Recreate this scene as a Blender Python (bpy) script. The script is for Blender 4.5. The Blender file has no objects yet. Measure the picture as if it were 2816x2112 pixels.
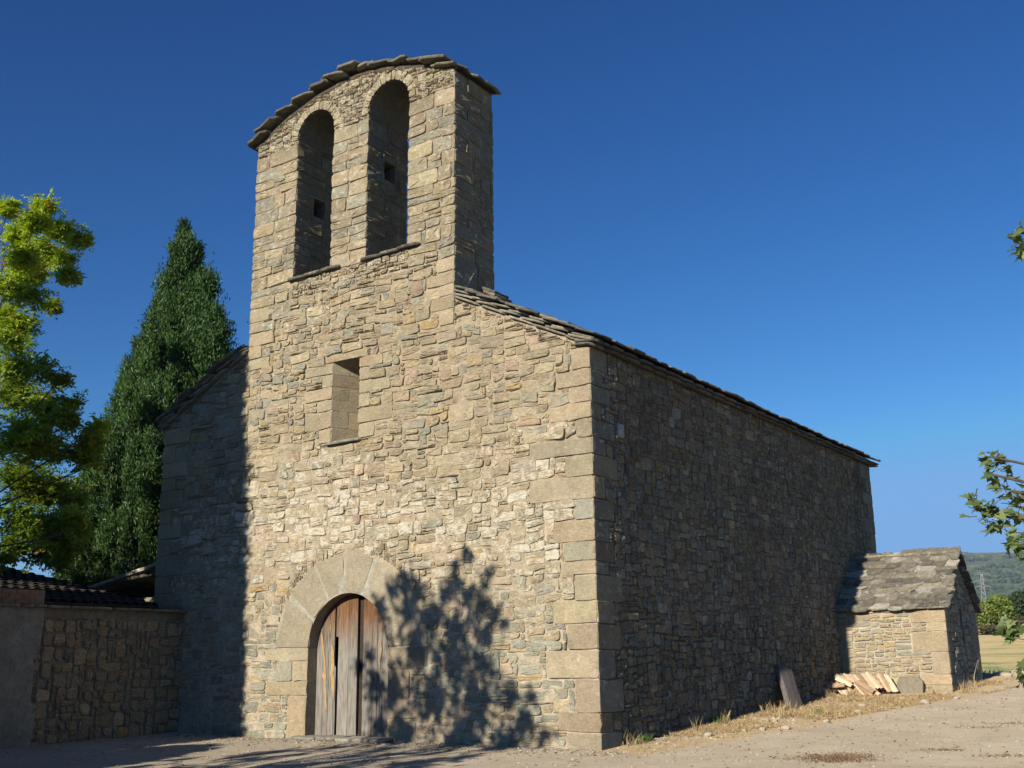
import bpy, math, random
import numpy as np
from mathutils import Vector, Matrix

R = math.radians
C = bpy.context.scene.collection
scene = bpy.context.scene

# ------------------------------------------------------------------ camera, sky, sun, exposure
CAM = np.array([8.93744, -15.10726, 1.28572])
cr = Vector((0.81970742, 0.57266683, -0.01150895))
cu = Vector((0.14925563, -0.19415731, 0.96954922))
cf = Vector((-0.55299413, 0.79646446, 0.24462594))
cam_d = bpy.data.cameras.new("camera")
cam = bpy.data.objects.new("camera", cam_d)
C.objects.link(cam)
cam_d.sensor_width = 36.0
cam_d.lens = 3045.77 / 2816 * 36.0
cam_d.clip_start = 0.1
cam_d.clip_end = 20000
m = Matrix((cr, cu, -cf)).transposed().to_4x4()
m.translation = Vector(CAM)
cam.matrix_world = m
scene.camera = cam

SUN_EL = 21.5
SUN_DX = 0.020                      # the light drifts this much to +x per metre of +y
world = bpy.data.worlds.new("World")
scene.world = world
world.use_nodes = True
wn = world.node_tree
bg = wn.nodes["Background"]
sky = wn.nodes.new("ShaderNodeTexSky")
sky.sky_type = 'NISHITA'
sky.sun_disc = False
sky.sun_elevation = R(SUN_EL)
sky.sun_rotation = math.pi + math.atan(SUN_DX)
sky.altitude = 600
sky.air_density = 1.0
sky.dust_density = 0.15
sky.ozone_density = 3.0
# the camera's rendering of a clean, deep polarised-looking blue: contrast curve per channel on the Nishita sky
sky_k = 0.085
sp_ = wn.nodes.new("ShaderNodeSeparateColor"); cb_ = wn.nodes.new("ShaderNodeCombineColor")
wn.links.new(sky.outputs[0], sp_.inputs[0])
for i_, (e_, g_) in enumerate(((2.15, 1.75), (1.56, 1.17), (1.26, 1.10))):
    a_ = wn.nodes.new("ShaderNodeMath"); a_.operation = 'MULTIPLY'; a_.inputs[1].default_value = sky_k
    b_ = wn.nodes.new("ShaderNodeMath"); b_.operation = 'POWER'; b_.inputs[1].default_value = e_
    c_ = wn.nodes.new("ShaderNodeMath"); c_.operation = 'MULTIPLY'; c_.inputs[1].default_value = g_ / 0.1
    d_ = wn.nodes.new("ShaderNodeMath"); d_.operation = 'MINIMUM'; d_.inputs[1].default_value = (0.13, 0.30, 0.58)[i_] / 0.1
    wn.links.new(sp_.outputs[i_], a_.inputs[0]); wn.links.new(a_.outputs[0], b_.inputs[0])
    wn.links.new(b_.outputs[0], c_.inputs[0]); wn.links.new(c_.outputs[0], d_.inputs[0]); wn.links.new(d_.outputs[0], cb_.inputs[i_])
wn.links.new(cb_.outputs[0], bg.inputs[0])
bg.inputs[1].default_value = 0.1

sd = bpy.data.lights.new("sun", 'SUN')
sd.energy = 5.0
sd.angle = R(0.53)
sd.color = (1.0, 0.915, 0.77)
sun = bpy.data.objects.new("sun", sd)
C.objects.link(sun)
ldir = Vector((SUN_DX, 1.0, -math.tan(R(SUN_EL)))).normalized()
sun.rotation_euler = ldir.to_track_quat('-Z', 'Y').to_euler()

scene.view_settings.view_transform = 'Standard'
scene.view_settings.look = 'None'
scene.view_settings.gamma = 1.0
scene.view_settings.exposure = 0.5
scene.cycles.max_bounces = 6

rng = np.random.default_rng(7)
random.seed(7)

# ------------------------------------------------------------------ helpers
def A(*v):
    return np.array(v, float)

def hash3(i, j, k, seed):
    n = (i * 374761393 + j * 668265263 + k * 2147483647 + seed * 1274126177) & 0xFFFFFFFF
    n = ((n ^ (n >> 13)) * 1274126177) & 0xFFFFFFFF
    return ((n ^ (n >> 16)) & 0xFFFF) / 65535.0

def vnoise(p, scale=1.0, seed=0):
    """smooth value noise, -1..1, p is (n,3) or (n,2)"""
    p = np.asarray(p, float) * scale
    if p.shape[1] == 2:
        p = np.c_[p, np.zeros(len(p))]
    f = np.floor(p)
    i = f.astype(np.int64)
    t = p - f
    t = t * t * (3 - 2 * t)
    out = np.zeros(len(p))
    for a in (0, 1):
        for b in (0, 1):
            for c in (0, 1):
                w = (t[:, 0] if a else 1 - t[:, 0]) * (t[:, 1] if b else 1 - t[:, 1]) * (t[:, 2] if c else 1 - t[:, 2])
                out += w * hash3(i[:, 0] + a, i[:, 1] + b, i[:, 2] + c, seed)
    return out * 2 - 1

def fbm(p, scale=1.0, seed=0, octaves=3):
    s = 0
    a = 1.0
    for k in range(octaves):
        s = s + a * vnoise(p, scale * 2 ** k, seed + 17 * k)
        a *= 0.5
    return s / 1.75

class MB:
    """collects vertices, polygons, colours; build() links them as ONE mesh object"""
    def __init__(s):
        s.v = []; s.n = 0; s.polys = []; s.col = []; s.nc = 0
    def add(s, verts, faces, col=(0.5, 0.5, 0.5, 0), mat=0, smooth=False):
        verts = np.asarray(verts, float).reshape(-1, 3)
        c = np.asarray(col, float)
        if c.ndim == 1:
            c = np.tile(c, (len(verts), 1))
        if c.shape[1] == 3:
            c = np.c_[c, np.zeros(len(c))]
        if isinstance(faces, np.ndarray):
            s.polys.append((faces.astype(np.int64) + s.n, mat, smooth))
        else:
            by = {}
            for f in faces:
                by.setdefault(len(f), []).append(f)
            for k, fl in by.items():
                s.polys.append((np.array(fl, np.int64) + s.n, mat, smooth))
        s.v.append(verts); s.col.append(c); s.n += len(verts)
    def box(s, lo, hi, **k):
        x0, y0, z0 = lo; x1, y1, z1 = hi
        v = [(x0,y0,z0),(x1,y0,z0),(x1,y1,z0),(x0,y1,z0),(x0,y0,z1),(x1,y0,z1),(x1,y1,z1),(x0,y1,z1)]
        s.add(v, [(0,3,2,1),(4,5,6,7),(0,1,5,4),(1,2,6,5),(2,3,7,6),(3,0,4,7)], **k)
    def tube(s, pts, rad, n=6, **k):
        pts = [np.asarray(p, float) for p in pts]
        rad = rad if hasattr(rad, '__len__') else [rad] * len(pts)
        V = []
        for i, p in enumerate(pts):
            d = pts[min(i + 1, len(pts) - 1)] - pts[max(i - 1, 0)]
            d = d / (np.linalg.norm(d) + 1e-9)
            a = np.cross(d, (0.31, 0.2, 0.93)); a /= np.linalg.norm(a) + 1e-9
            b = np.cross(d, a)
            for j in range(n):
                t = 2 * math.pi * j / n
                V.append(p + rad[i] * (math.cos(t) * a + math.sin(t) * b))
        F = []
        for i in range(len(pts) - 1):
            for j in range(n):
                F.append((i*n+j, i*n+(j+1) % n, (i+1)*n+(j+1) % n, (i+1)*n+j))
        F.append(tuple(range(n))[::-1]); F.append(tuple(range((len(pts)-1)*n, len(pts)*n)))
        k.setdefault('smooth', True)
        s.add(V, F, **k)
    def build(s, name, mats, parent=None, origin=(0, 0, 0), link=True):
        me = bpy.data.meshes.new(name)
        V = np.concatenate(s.v) - np.asarray(origin, float)
        me.vertices.add(len(V)); me.vertices.foreach_set("co", V.ravel())
        nl = sum(p.size for p, _, _ in s.polys); npoly = sum(len(p) for p, _, _ in s.polys)
        me.loops.add(nl); me.polygons.add(npoly)
        me.loops.foreach_set("vertex_index", np.concatenate([p.ravel() for p, _, _ in s.polys]).astype(np.int32))
        starts = []; q = 0; mi = []; sm = []
        for p, mat, smooth in s.polys:
            k = p.shape[1]
            starts.append(q + k * np.arange(len(p))); q += p.size
            mi.append(np.full(len(p), mat)); sm.append(np.full(len(p), smooth))
        me.polygons.foreach_set("loop_start", np.concatenate(starts).astype(np.int32))
        me.polygons.foreach_set("material_index", np.concatenate(mi).astype(np.int32))
        me.polygons.foreach_set("use_smooth", np.concatenate(sm))
        at = me.color_attributes.new("Col", 'FLOAT_COLOR', 'POINT')
        at.data.foreach_set("color", np.concatenate(s.col).astype(np.float32).ravel())
        me.update(calc_edges=True)
        me.validate()
        for mm in (mats if isinstance(mats, (list, tuple)) else [mats]):
            me.materials.append(mm)
        o = bpy.data.objects.new(name, me)
        C.objects.link(o)
        if parent is not None:
            o.parent = parent
        else:
            o.location = origin
        return o

def tag(o, label=None, cat=None, group=None, kind=None):
    if label: o['label'] = label
    if cat: o['category'] = cat
    if group: o['group'] = group
    if kind: o['kind'] = kind
    return o

def empty(name, loc, label, cat, group=None):
    o = bpy.data.objects.new(name, None)
    C.objects.link(o)
    o.location = loc
    o.empty_display_size = 0.3
    return tag(o, label, cat, group)

# ------------------------------------------------------------------ materials
def mat_new(name, rough=0.9):
    mt = bpy.data.materials.new(name)
    mt.use_nodes = True
    nt = mt.node_tree
    b = nt.nodes["Principled BSDF"]
    b.inputs["Roughness"].default_value = rough
    b.inputs["Specular IOR Level"].default_value = 0.2
    b.inputs["Diffuse Roughness"].default_value = 0.35
    return mt, nt, b

def N(nt, typ, **kw):
    n = nt.nodes.new(typ)
    for k, v in kw.items():
        if k in ('op', 'operation'): n.operation = v
        else: setattr(n, k, v)
    return n

def noise(nt, vec, scale, detail=4, rough=0.6, dist=0.0):
    n = nt.nodes.new("ShaderNodeTexNoise")
    n.inputs["Scale"].default_value = scale
    n.inputs["Detail"].default_value = detail
    n.inputs["Roughness"].default_value = rough
    n.inputs["Distortion"].default_value = dist
    if vec is not None: nt.links.new(vec, n.inputs["Vector"])
    return n.outputs["Fac"]

def scaled(nt, c, k=(0.785, 0.79, 0.775)):
    return mix(nt, 1.0, c, k, 'MULTIPLY')

def ramp(nt, fac, stops):
    r = nt.nodes.new("ShaderNodeValToRGB")
    e = r.color_ramp.elements
    while len(e) < len(stops): e.new(0.5)
    for el, (p, c) in zip(e, stops):
        el.position = p
        el.color = (c, c, c, 1) if not hasattr(c, '__len__') else (*c, 1)
    nt.links.new(fac, r.inputs[0])
    return r.outputs[0]

def mix(nt, fac, a, b, mode='MIX'):
    n = nt.nodes.new("ShaderNodeMix"); n.data_type = 'RGBA'; n.blend_type = mode
    n.clamp_factor = True
    for sock, val in ((n.inputs[0], fac), (n.inputs[6], a), (n.inputs[7], b)):
        if hasattr(val, 'is_linked') or isinstance(val, bpy.types.NodeSocket):
            nt.links.new(val, sock)
        elif hasattr(val, '__len__'):
            sock.default_value = (*val, 1) if len(val) == 3 else val
        else:
            sock.default_value = val
    return n.outputs[2]

def mul(nt, a, b, op='MULTIPLY'):
    n = nt.nodes.new("ShaderNodeMath"); n.operation = op
    for i, v in enumerate((a, b)):
        if isinstance(v, bpy.types.NodeSocket): nt.links.new(v, n.inputs[i])
        else: n.inputs[i].default_value = v
    return n.outputs[0]

def bump(nt, b, h, strength=0.6, dist=0.01, prev=None):
    n = nt.nodes.new("ShaderNodeBump")
    n.inputs["Strength"].default_value = strength
    n.inputs["Distance"].default_value = dist
    nt.links.new(h, n.inputs["Height"])
    if prev is not None: nt.links.new(prev, n.inputs["Normal"])
    nt.links.new(n.outputs[0], b.inputs["Normal"])
    return n.outputs[0]

def objcoord(nt, scale=(1, 1, 1)):
    t = nt.nodes.new("ShaderNodeTexCoord")
    mp = nt.nodes.new("ShaderNodeMapping")
    mp.inputs["Scale"].default_value = scale
    nt.links.new(t.outputs["Object"], mp.inputs[0])
    return mp.outputs[0]

def stone_mat(name, wash_col=(0.80, 0.74, 0.62), bscale=1.0):
    mt, nt, b = mat_new(name, 0.95)
    at = N(nt, "ShaderNodeVertexColor", layer_name="Col")
    v = objcoord(nt)
    vb = objcoord(nt, (1, 1, 4.5))
    n1 = noise(nt, v, 2.3, 5, 0.65)
    n2 = noise(nt, v, 19, 6, 0.7)
    nb = noise(nt, vb, 9, 5, 0.65, 0.4)
    c = mix(nt, 1.0, at.outputs["Color"], ramp(nt, n1, [(0.25, 0.80), (0.75, 1.18)]), 'MULTIPLY')
    c = mix(nt, 1.0, c, ramp(nt, n2, [(0.28, 0.76), (0.5, 1.0), (0.75, 1.18)]), 'MULTIPLY')
    c = mix(nt, 0.6, c, ramp(nt, nb, [(0.3, 0.78), (0.7, 1.16)]), 'MULTIPLY')
    n3 = noise(nt, vb, 34, 7, 0.78)
    c = mix(nt, 1.0, c, ramp(nt, n3, [(0.33, 0.66), (0.48, 1.0), (0.68, 1.26)]), 'MULTIPLY')
    # pale lime bloom in ragged patches, only where the wall has it (alpha of Col)
    w = noise(nt, v, 6.5, 9, 0.78, 0.6)
    wv = noise(nt, vb, 22, 5, 0.8)
    ws = mul(nt, mul(nt, w, 0.7), mul(nt, wv, 0.3), 'ADD')
    wt = mul(nt, ws, mul(nt, at.outputs["Alpha"], 0.185), 'ADD')
    wm = ramp(nt, wt, [(0.585, 0.0), (0.66, 1.0)])
    wm2 = mul(nt, wm, 0.72)
    c = mix(nt, wm2, c, wash_col)
    # specks and lichen dots
    sp = noise(nt, v, 70, 3, 0.6)
    c = mix(nt, ramp(nt, sp, [(0.66, 0.0), (0.72, 0.55)]), c, (0.13, 0.11, 0.08))
    c = mix(nt, ramp(nt, noise(nt, v, 48, 2, 0.5), [(0.69, 0.0), (0.74, 0.5)]), c, (0.62, 0.58, 0.48))
    nt.links.new(scaled(nt, c), b.inputs["Base Color"])
    p = bump(nt, b, noise(nt, vb, 14 * bscale, 8, 0.72, 0.3), 1.0, 0.022)
    p = bump(nt, b, noise(nt, v, 75 * bscale, 5, 0.7), 1.0, 0.007, p)
    return mt

M = {}
M['stone'] = stone_mat('weathered_stone')

def mortar_mat():
    mt, nt, b = mat_new('lime_mortar', 0.97)
    at = N(nt, "ShaderNodeVertexColor", layer_name="Col")
    v = objcoord(nt)
    c = mix(nt, 1.0, at.outputs["Color"], ramp(nt, noise(nt, v, 7, 6, 0.7), [(0.3, 0.68), (0.7, 1.22)]), 'MULTIPLY')
    c = mix(nt, ramp(nt, noise(nt, v, 38, 5, 0.7), [(0.5, 0.0), (0.68, 0.6)]), c, (0.20, 0.16, 0.11))
    nt.links.new(scaled(nt, c), b.inputs["Base Color"])
    p = bump(nt, b, noise(nt, v, 26, 8, 0.75), 1.0, 0.03)
    bump(nt, b, noise(nt, v, 110, 4, 0.7), 0.7, 0.006, p)
    return mt
M['mortar'] = mortar_mat()

def slab_mat():
    mt, nt, b = mat_new('roof_slab_stone', 0.95)
    at = N(nt, "ShaderNodeVertexColor", layer_name="Col")
    v = objcoord(nt)
    c = mix(nt, 1.0, at.outputs["Color"], ramp(nt, noise(nt, v, 9, 8, 0.78), [(0.32, 0.5), (0.68, 1.45)]), 'MULTIPLY')
    lich = ramp(nt, noise(nt, v, 5, 9, 0.8, 0.5), [(0.55, 0.0), (0.63, 0.8)])
    c = mix(nt, lich, c, (0.50, 0.48, 0.42))
    c = mix(nt, ramp(nt, noise(nt, v, 8.3, 6, 0.7, 0.2), [(0.60, 0.0), (0.66, 0.5)]), c, (0.34, 0.30, 0.12))
    c = mix(nt, ramp(nt, noise(nt, v, 31, 6, 0.75), [(0.55, 0.0), (0.7, 0.7)]), c, (0.07, 0.065, 0.055))
    nt.links.new(scaled(nt, c, (0.72, 0.70, 0.68)), b.inputs["Base Color"])
    p = bump(nt, b, noise(nt, v, 11, 8, 0.7), 0.8, 0.02)
    bump(nt, b, noise(nt, v, 60, 5, 0.7), 0.7, 0.006, p)
    return mt
M['slab'] = slab_mat()

def simple_mat(name, col, var=0.3, scale=10, rough=0.9, bd=0.004, bs=60, stretch=(1, 1, 1)):
    mt, nt, b = mat_new(name, rough)
    v = objcoord(nt, stretch)
    c = mix(nt, 1.0, col, ramp(nt, noise(nt, v, scale, 6, 0.7), [(0.3, 1 - var), (0.7, 1 + var)]), 'MULTIPLY')
    nt.links.new(scaled(nt, c, (0.72, 0.70, 0.68)), b.inputs["Base Color"])
    bump(nt, b, noise(nt, v, bs, 6, 0.7), 0.7, bd)
    return mt

def leaf_mat(name, trans=0.45):
    mt = bpy.data.materials.new(name); mt.use_nodes = True
    nt = mt.node_tree
    nt.nodes.remove(nt.nodes["Principled BSDF"])
    out = nt.nodes["Material Output"]
    at = N(nt, "ShaderNodeVertexColor", layer_name="Col")
    d = nt.nodes.new("ShaderNodeBsdfDiffuse"); t = nt.nodes.new("ShaderNodeBsdfTranslucent")
    g = nt.nodes.new("ShaderNodeBsdfGlossy"); g.inputs["Roughness"].default_value = 0.45
    g.inputs["Color"].default_value = (0.8, 0.85, 0.9, 1)
    nt.links.new(at.outputs["Color"], d.inputs["Color"])
    tc = mix(nt, 1.0, at.outputs["Color"], (1.25, 1.2, 0.45), 'MULTIPLY')
    nt.links.new(tc, t.inputs["Color"])
    m1 = nt.nodes.new("ShaderNodeMixShader"); m1.inputs[0].default_value = trans
    nt.links.new(d.outputs[0], m1.inputs[1]); nt.links.new(t.outputs[0], m1.inputs[2])
    m2 = nt.nodes.new("ShaderNodeMixShader"); m2.inputs[0].default_value = 0.02
    nt.links.new(m1.outputs[0], m2.inputs[1]); nt.links.new(g.outputs[0], m2.inputs[2])
    nt.links.new(m2.outputs[0], out.inputs[0])
    return mt
M['leaf'] = leaf_mat('leaves')
M['needle'] = leaf_mat('cypress_sprays', 0.2)
M['bark'] = simple_mat('bark', (0.13, 0.105, 0.08), 0.5, 14, 0.95, 0.02, 25, (1, 1, 0.25))
M['vcol'] = None
def vcol_mat(name, rough=0.9, bs=60, bd=0.004):
    mt, nt, b = mat_new(name, rough)
    at = N(nt, "ShaderNodeVertexColor", layer_name="Col")
    v = objcoord(nt)
    c = mix(nt, 1.0, at.outputs["Color"], ramp(nt, noise(nt, v, 12, 6, 0.7), [(0.3, 0.75), (0.7, 1.25)]), 'MULTIPLY')
    nt.links.new(scaled(nt, c), b.inputs["Base Color"])
    bump(nt, b, noise(nt, v, bs, 6, 0.7), 0.6, bd)
    return mt
M['rock'] = vcol_mat('field_rock', 0.95, 40, 0.01)
M['dry'] = vcol_mat('dry_stems', 0.9, 60, 0.001)
M['clay'] = vcol_mat('fired_clay', 0.85, 90, 0.003)

# ------------------------------------------------------------------ stone work
TAN = [(0.47, 0.38, 0.25), (0.44, 0.355, 0.235), (0.50, 0.415, 0.28), (0.43, 0.36, 0.25), (0.41, 0.34, 0.235)]
GREY = [(0.385, 0.352, 0.27), (0.355, 0.33, 0.26), (0.42, 0.382, 0.295)]
OCH = [(0.47, 0.35, 0.18), (0.49, 0.385, 0.225)]
PINK = [(0.43, 0.32, 0.235), (0.45, 0.35, 0.26)]

def palette(n, wt=(0.76, 0.17, 0.04, 0.03)):
    out = np.zeros((n, 3))
    k = rng.choice(4, n, p=wt)
    for i in range(n):
        P = (TAN, GREY, OCH, PINK)[k[i]]
        c = np.array(P[rng.integers(len(P))])
        out[i] = c * (1 + rng.normal(0, 0.055)) * (1 + rng.normal(0, 0.015, 3))
    return np.clip(out, 0.05, 0.75)

def stones(mb, quads, frame, h, cols, wash=0.0, gap=0.008, rough=0.006, rnd=0.35, edge=0.010, tilt=0.03, mat=0):
    """quads (S,4,2) CCW in wall coordinates -> rounded, chipped, slightly domed stones"""
    Q = np.asarray(quads, float)
    S = len(Q)
    if S == 0: return
    o, U, V, Nn = [np.asarray(a, float) for a in frame]
    nxt = np.roll(Q, -1, 1); prv = np.roll(Q, 1, 1)
    e1 = nxt - Q; l1 = np.linalg.norm(e1, axis=2, keepdims=True) + 1e-9; e1 /= l1
    e2 = prv - Q; l2 = np.linalg.norm(e2, axis=2, keepdims=True) + 1e-9; e2 /= l2
    mind = np.minimum(l1, l2).min(1, keepdims=True)
    g = np.minimum(np.broadcast_to(np.asarray(gap, float).reshape(-1, 1, 1), (S, 1, 1)) * rng.uniform(0.5, 1.7, (S, 4, 1)), mind * 0.2)
    K = Q + g * (e1 + e2)
    r = np.minimum(mind * rng.uniform(min(0.10, rnd * 0.5), rnd, (S, 4, 1)), 0.05)
    wob = np.minimum(mind * 0.05, 0.008)
    P = np.zeros((S, 16, 2))
    Kn = np.roll(K, -1, 1)
    for k in range(4):
        P[:, 4 * k] = K[:, k] + r[:, k] * e2[:, k]
        P[:, 4 * k + 1] = K[:, k] + r[:, k] * 0.28 * (e1[:, k] + e2[:, k])
        P[:, 4 * k + 2] = K[:, k] + r[:, k] * e1[:, k]
        nrm = np.stack([e1[:, k, 1], -e1[:, k, 0]], 1)
        P[:, 4 * k + 3] = K[:, k] + (Kn[:, k] - K[:, k]) * rng.uniform(0.35, 0.65, (S, 1)) + nrm * rng.normal(0, 1, (S, 1)) * wob[:, 0]
    P += rng.normal(0, 1, P.shape) * wob * 0.35
    ctr = P.mean(1, keepdims=True)
    d = P - ctr
    dl = np.linalg.norm(d, axis=2, keepdims=True) + 1e-9
    h = np.broadcast_to(np.asarray(h, float), (S,)).reshape(S, 1)
    ro = np.broadcast_to(np.asarray(rough, float), (S,)).reshape(S, 1)
    ed = np.broadcast_to(np.asarray(edge, float), (S,)).reshape(S, 1, 1)
    eb = np.minimum(ed * rng.uniform(0.5, 1.6, (S, 16, 1)), mind * 0.25)
    P2 = ctr + d * (1 - eb / dl)
    P3 = ctr + d * 0.55 + rng.normal(0, 1, P.shape) * wob
    tl = rng.normal(0, tilt, (S, 2))
    def z(Pq, base, k):
        return base + k * ro * rng.normal(0, 1, (S, 16)) + ((Pq - ctr) * tl[:, None, :]).sum(2)
    z0 = np.full((S, 16), -0.035)
    z1 = z(P, h * 0.70, 0.4)
    z2 = z(P2, h * 0.92, 0.55)
    z3 = z(P3, h * 1.0, 1.0)
    zc = h * 1.0 + ro * rng.normal(0, 0.8, (S, 1))
    uv = np.concatenate([P, P, P2, P3, ctr], 1)
    zz = np.concatenate([z0, z1, z2, z3, zc], 1)
    W = o + uv[..., 0:1] * U + uv[..., 1:2] * V + zz[..., None] * Nn
    idx = np.arange(S)[:, None, None] * 65
    qf = []
    j = np.arange(16); jn = (j + 1) % 16
    for ring in range(3):
        qf.append(np.stack([ring * 16 + j, ring * 16 + jn, (ring + 1) * 16 + jn, (ring + 1) * 16 + j], 1))
    qf = np.concatenate(qf)[None] + idx
    tf = np.stack([48 + j, 48 + jn, np.full(16, 64)], 1)[None] + idx
    wash = np.broadcast_to(np.asarray(wash, float), (S,))
    col = np.repeat(np.c_[cols, wash], 65, axis=0)
    base = mb.n
    mb.add(W.reshape(-1, 3), qf.reshape(-1, 4), col=col, mat=mat)
    mb.polys.append((tf.reshape(-1, 3) + base, mat, False))

def pack(u0, u1, v0, v1, du, dv, occ_fn, style):
    """irregular rubble: fills a rectangle with stones of mixed sizes"""
    nu = int(round((u1 - u0) / du)); nv = int(round((v1 - v0) / dv))
    uu = u0 + (np.arange(nu) + 0.5) * du; vv = v0 + (np.arange(nv) + 0.5) * dv
    UU, VV = np.meshgrid(uu, vv)
    occ = occ_fn(UU, VV)
    occ = np.asarray(occ, bool).copy()
    out = []
    topmap = np.zeros(nu, int)
    for iv in range(nv):
        iu = 0
        while iu < nu:
            if occ[iv, iu]:
                iu += 1; continue
            p = rng.random(); acc = 0
            for (pw, w0, w1, h0, h1) in style:
                acc += pw
                if p < acc: break
            w = int(rng.integers(w0, w1 + 1)); h = int(rng.integers(h0, h1 + 1))
            run = 0
            while iu + run < nu and run < w + 2 and not occ[iv, iu + run]: run += 1
            if run <= w + 1 and run - w == 1: w = run if w > 2 else w
            w = min(w, run)
            if iu > 0 and rng.random() < 0.66:
                t = topmap[iu - 1] - iv
                if h0 <= t <= h1 + 1: h = t
            h = min(h, nv - iv)
            hh = 1
            while hh < h and not occ[iv + hh, iu:iu + w].any(): hh += 1
            h = hh
            occ[iv:iv + h, iu:iu + w] = True
            topmap[iu:iu + w] = iv + h
            out.append((u0 + iu * du, v0 + iv * dv, u0 + (iu + w) * du, v0 + (iv + h) * dv))
            iu += w
    return np.array(out).reshape(-1, 4)

def rect_quads(Rr):
    Rr = np.asarray(Rr, float).reshape(-1, 4)
    a, b, c, d = Rr.T
    return np.stack([np.stack([a, b], 1), np.stack([c, b], 1), np.stack([c, d], 1), np.stack([a, d], 1)], 1)

def warp(Q, amp=0.02, scale=2.2, seed=3, jit=0.012):
    f = Q.reshape(-1, 2)
    dx = fbm(f, scale, seed, 2) * amp; dy = fbm(f, scale, seed + 50, 2) * amp + fbm(f, 0.55, seed + 70, 2) * amp * 1.6
    s = np.minimum(np.abs(Q[:, 1, 0] - Q[:, 0, 0]), np.abs(Q[:, 3, 1] - Q[:, 0, 1])).reshape(-1, 1, 1)
    j = rng.normal(0, 1, Q.shape) * np.minimum(jit, s * 0.13)
    return Q + np.stack([dx, dy], 1).reshape(Q.shape) + j

RUBBLE = [(0.26, 6, 11, 4, 6), (0.37, 4, 9, 3, 5), (0.07, 4, 6, 4, 6), (0.20, 4, 11, 1, 2), (0.10, 2, 4, 1, 3)]
SIDE = [(0.20, 4, 7, 4, 6), (0.33, 3, 5, 3, 5), (0.15, 5, 8, 2, 4), (0.16, 3, 6, 1, 2), (0.16, 2, 3, 2, 3)]
SMALL = [(0.35, 3, 6, 2, 4), (0.35, 2, 4, 2, 4), (0.18, 3, 8, 1, 2), (0.12, 1, 2, 1, 2)]
LONG = [(0.30, 5, 9, 3, 4), (0.35, 4, 8, 2, 3), (0.20, 4, 9, 1, 2), (0.15, 2, 3, 2, 3)]
FIELD = [(0.35, 4, 6, 4, 6), (0.35, 2, 5, 3, 5), (0.15, 3, 6, 1, 3), (0.15, 1, 3, 1, 3)]

def grid_wall(mb, frame, ua, ub, bot, top, holes, cell=0.06, amp=0.012, base=0.0, col=(0.5, 0.41, 0.29), seed=5, mat=1):
    """mortar face with openings; bot/top are functions of u, holes = (ua,ub,lo(u),hi(u))"""
    o, U, V, Nn = [np.asarray(a, float) for a in frame]
    br = sorted({ua, ub, *[h[0] for h in holes], *[h[1] for h in holes]})
    br = [b for b in br if ua <= b <= ub]
    if callable(col): cf_ = col
    else: cf_ = lambda P: np.tile(np.array([*col, 0.0]), (len(P), 1))
    for a, b in zip(br[:-1], br[1:]):
        if b - a < 1e-6: continue
        n = max(1, int(math.ceil((b - a) / cell)))
        us = np.linspace(a, b, n + 1)
        mid = 0.5 * (a + b)
        hs = sorted([h for h in holes if h[0] <= mid <= h[1]], key=lambda h: h[2](mid))
        edges = [bot]
        for h in hs: edges += [h[2], h[3]]
        edges.append(top)
        for lo, hi in zip(edges[0::2], edges[1::2]):
            L = np.array([lo(u) for u in us]); H = np.array([hi(u) for u in us])
            H = np.maximum(H, L)
            k = max(1, int(math.ceil((H - L).max() / cell)))
            t = np.linspace(0, 1, k + 1)
            vv = L[:, None] + (H - L)[:, None] * t[None]
            uu = np.repeat(us[:, None], k + 1, 1)
            P = np.stack([uu.ravel(), vv.ravel()], 1)
            bs = base(P) if callable(base) else base
            d = bs + amp * fbm(P, 5.0, seed, 3)
            W = o + P[:, :1] * U + P[:, 1:] * V + d[:, None] * Nn
            i, j = np.meshgrid(np.arange(n), np.arange(k), indexing='ij')
            i = i.ravel(); j = j.ravel(); s = k + 1
            F = np.stack([i * s + j, (i + 1) * s + j, (i + 1) * s + j + 1, i * s + j + 1], 1)
            mb.add(W, F, col=cf_(P), mat=mat, smooth=True)

FRONT = ((0, 0, 0), (1, 0, 0), (0, 0, 1), (0, -1, 0))
def SIDEX(x): return ((x, 0, 0), (0, 1, 0), (0, 0, 1), (1, 0, 0))
def SIDEXN(x): return ((x, 0, 0), (0, -1, 0), (0, 0, 1), (-1, 0, 0))
def BACKY(y): return ((0, y, 0), (-1, 0, 0), (0, 0, 1), (0, 1, 0))
def FRONTY(y): return ((0, y, 0), (1, 0, 0), (0, 0, 1), (0, -1, 0))

# ------------------------------------------------------------------ ground height
def ghs(x, y):
    x = np.asarray(x, float); y = np.asarray(y, float)
    h = 0.05 * np.clip(y, 0, 10.5) + 0.075 * np.clip(y - 10.5, 0, 4.8)
    h = h + 0.024 * np.clip(y, -40, 0)
    h = h + 0.02 * np.clip(-x - 7.5, 0, 3)
    # behind the plateau the land dips, then climbs as fields and hill
    h = h - 0.45 * np.clip((y - 16) / 5.0, 0, 1) ** 1.5
    d = np.clip(y - 26, 0, None)
    h = h + 0.046 * np.clip(d, 0, 110) + 0.0415 * np.clip(d - 110, 0, 1150)
    t = np.clip((y - 1300) / 1500, 0, 1)
    ridge = 235 + 0.045 * (x + 700) * -1.0
    h = h + (ridge - 52) * (t * t * (3 - 2 * t)) * 1.0
    return h

def gnoise(x, y, h):
    p = np.stack([x, y], 1)
    near = np.clip(1 - (np.abs(y) / 60), 0, 1)
    h = h + near * (0.022 * fbm(p, 0.9, 11, 3))
    far = np.clip((y - 900) / 900, 0, 1)
    h = h + far * (16 * fbm(p, 0.004, 23, 4) + 5 * fbm(p, 0.02, 29, 3))
    mid = np.clip((y - 25) / 60, 0, 1) * (1 - far)
    h = h + mid * 0.25 * fbm(p, 0.08, 31, 3)
    return h

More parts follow.
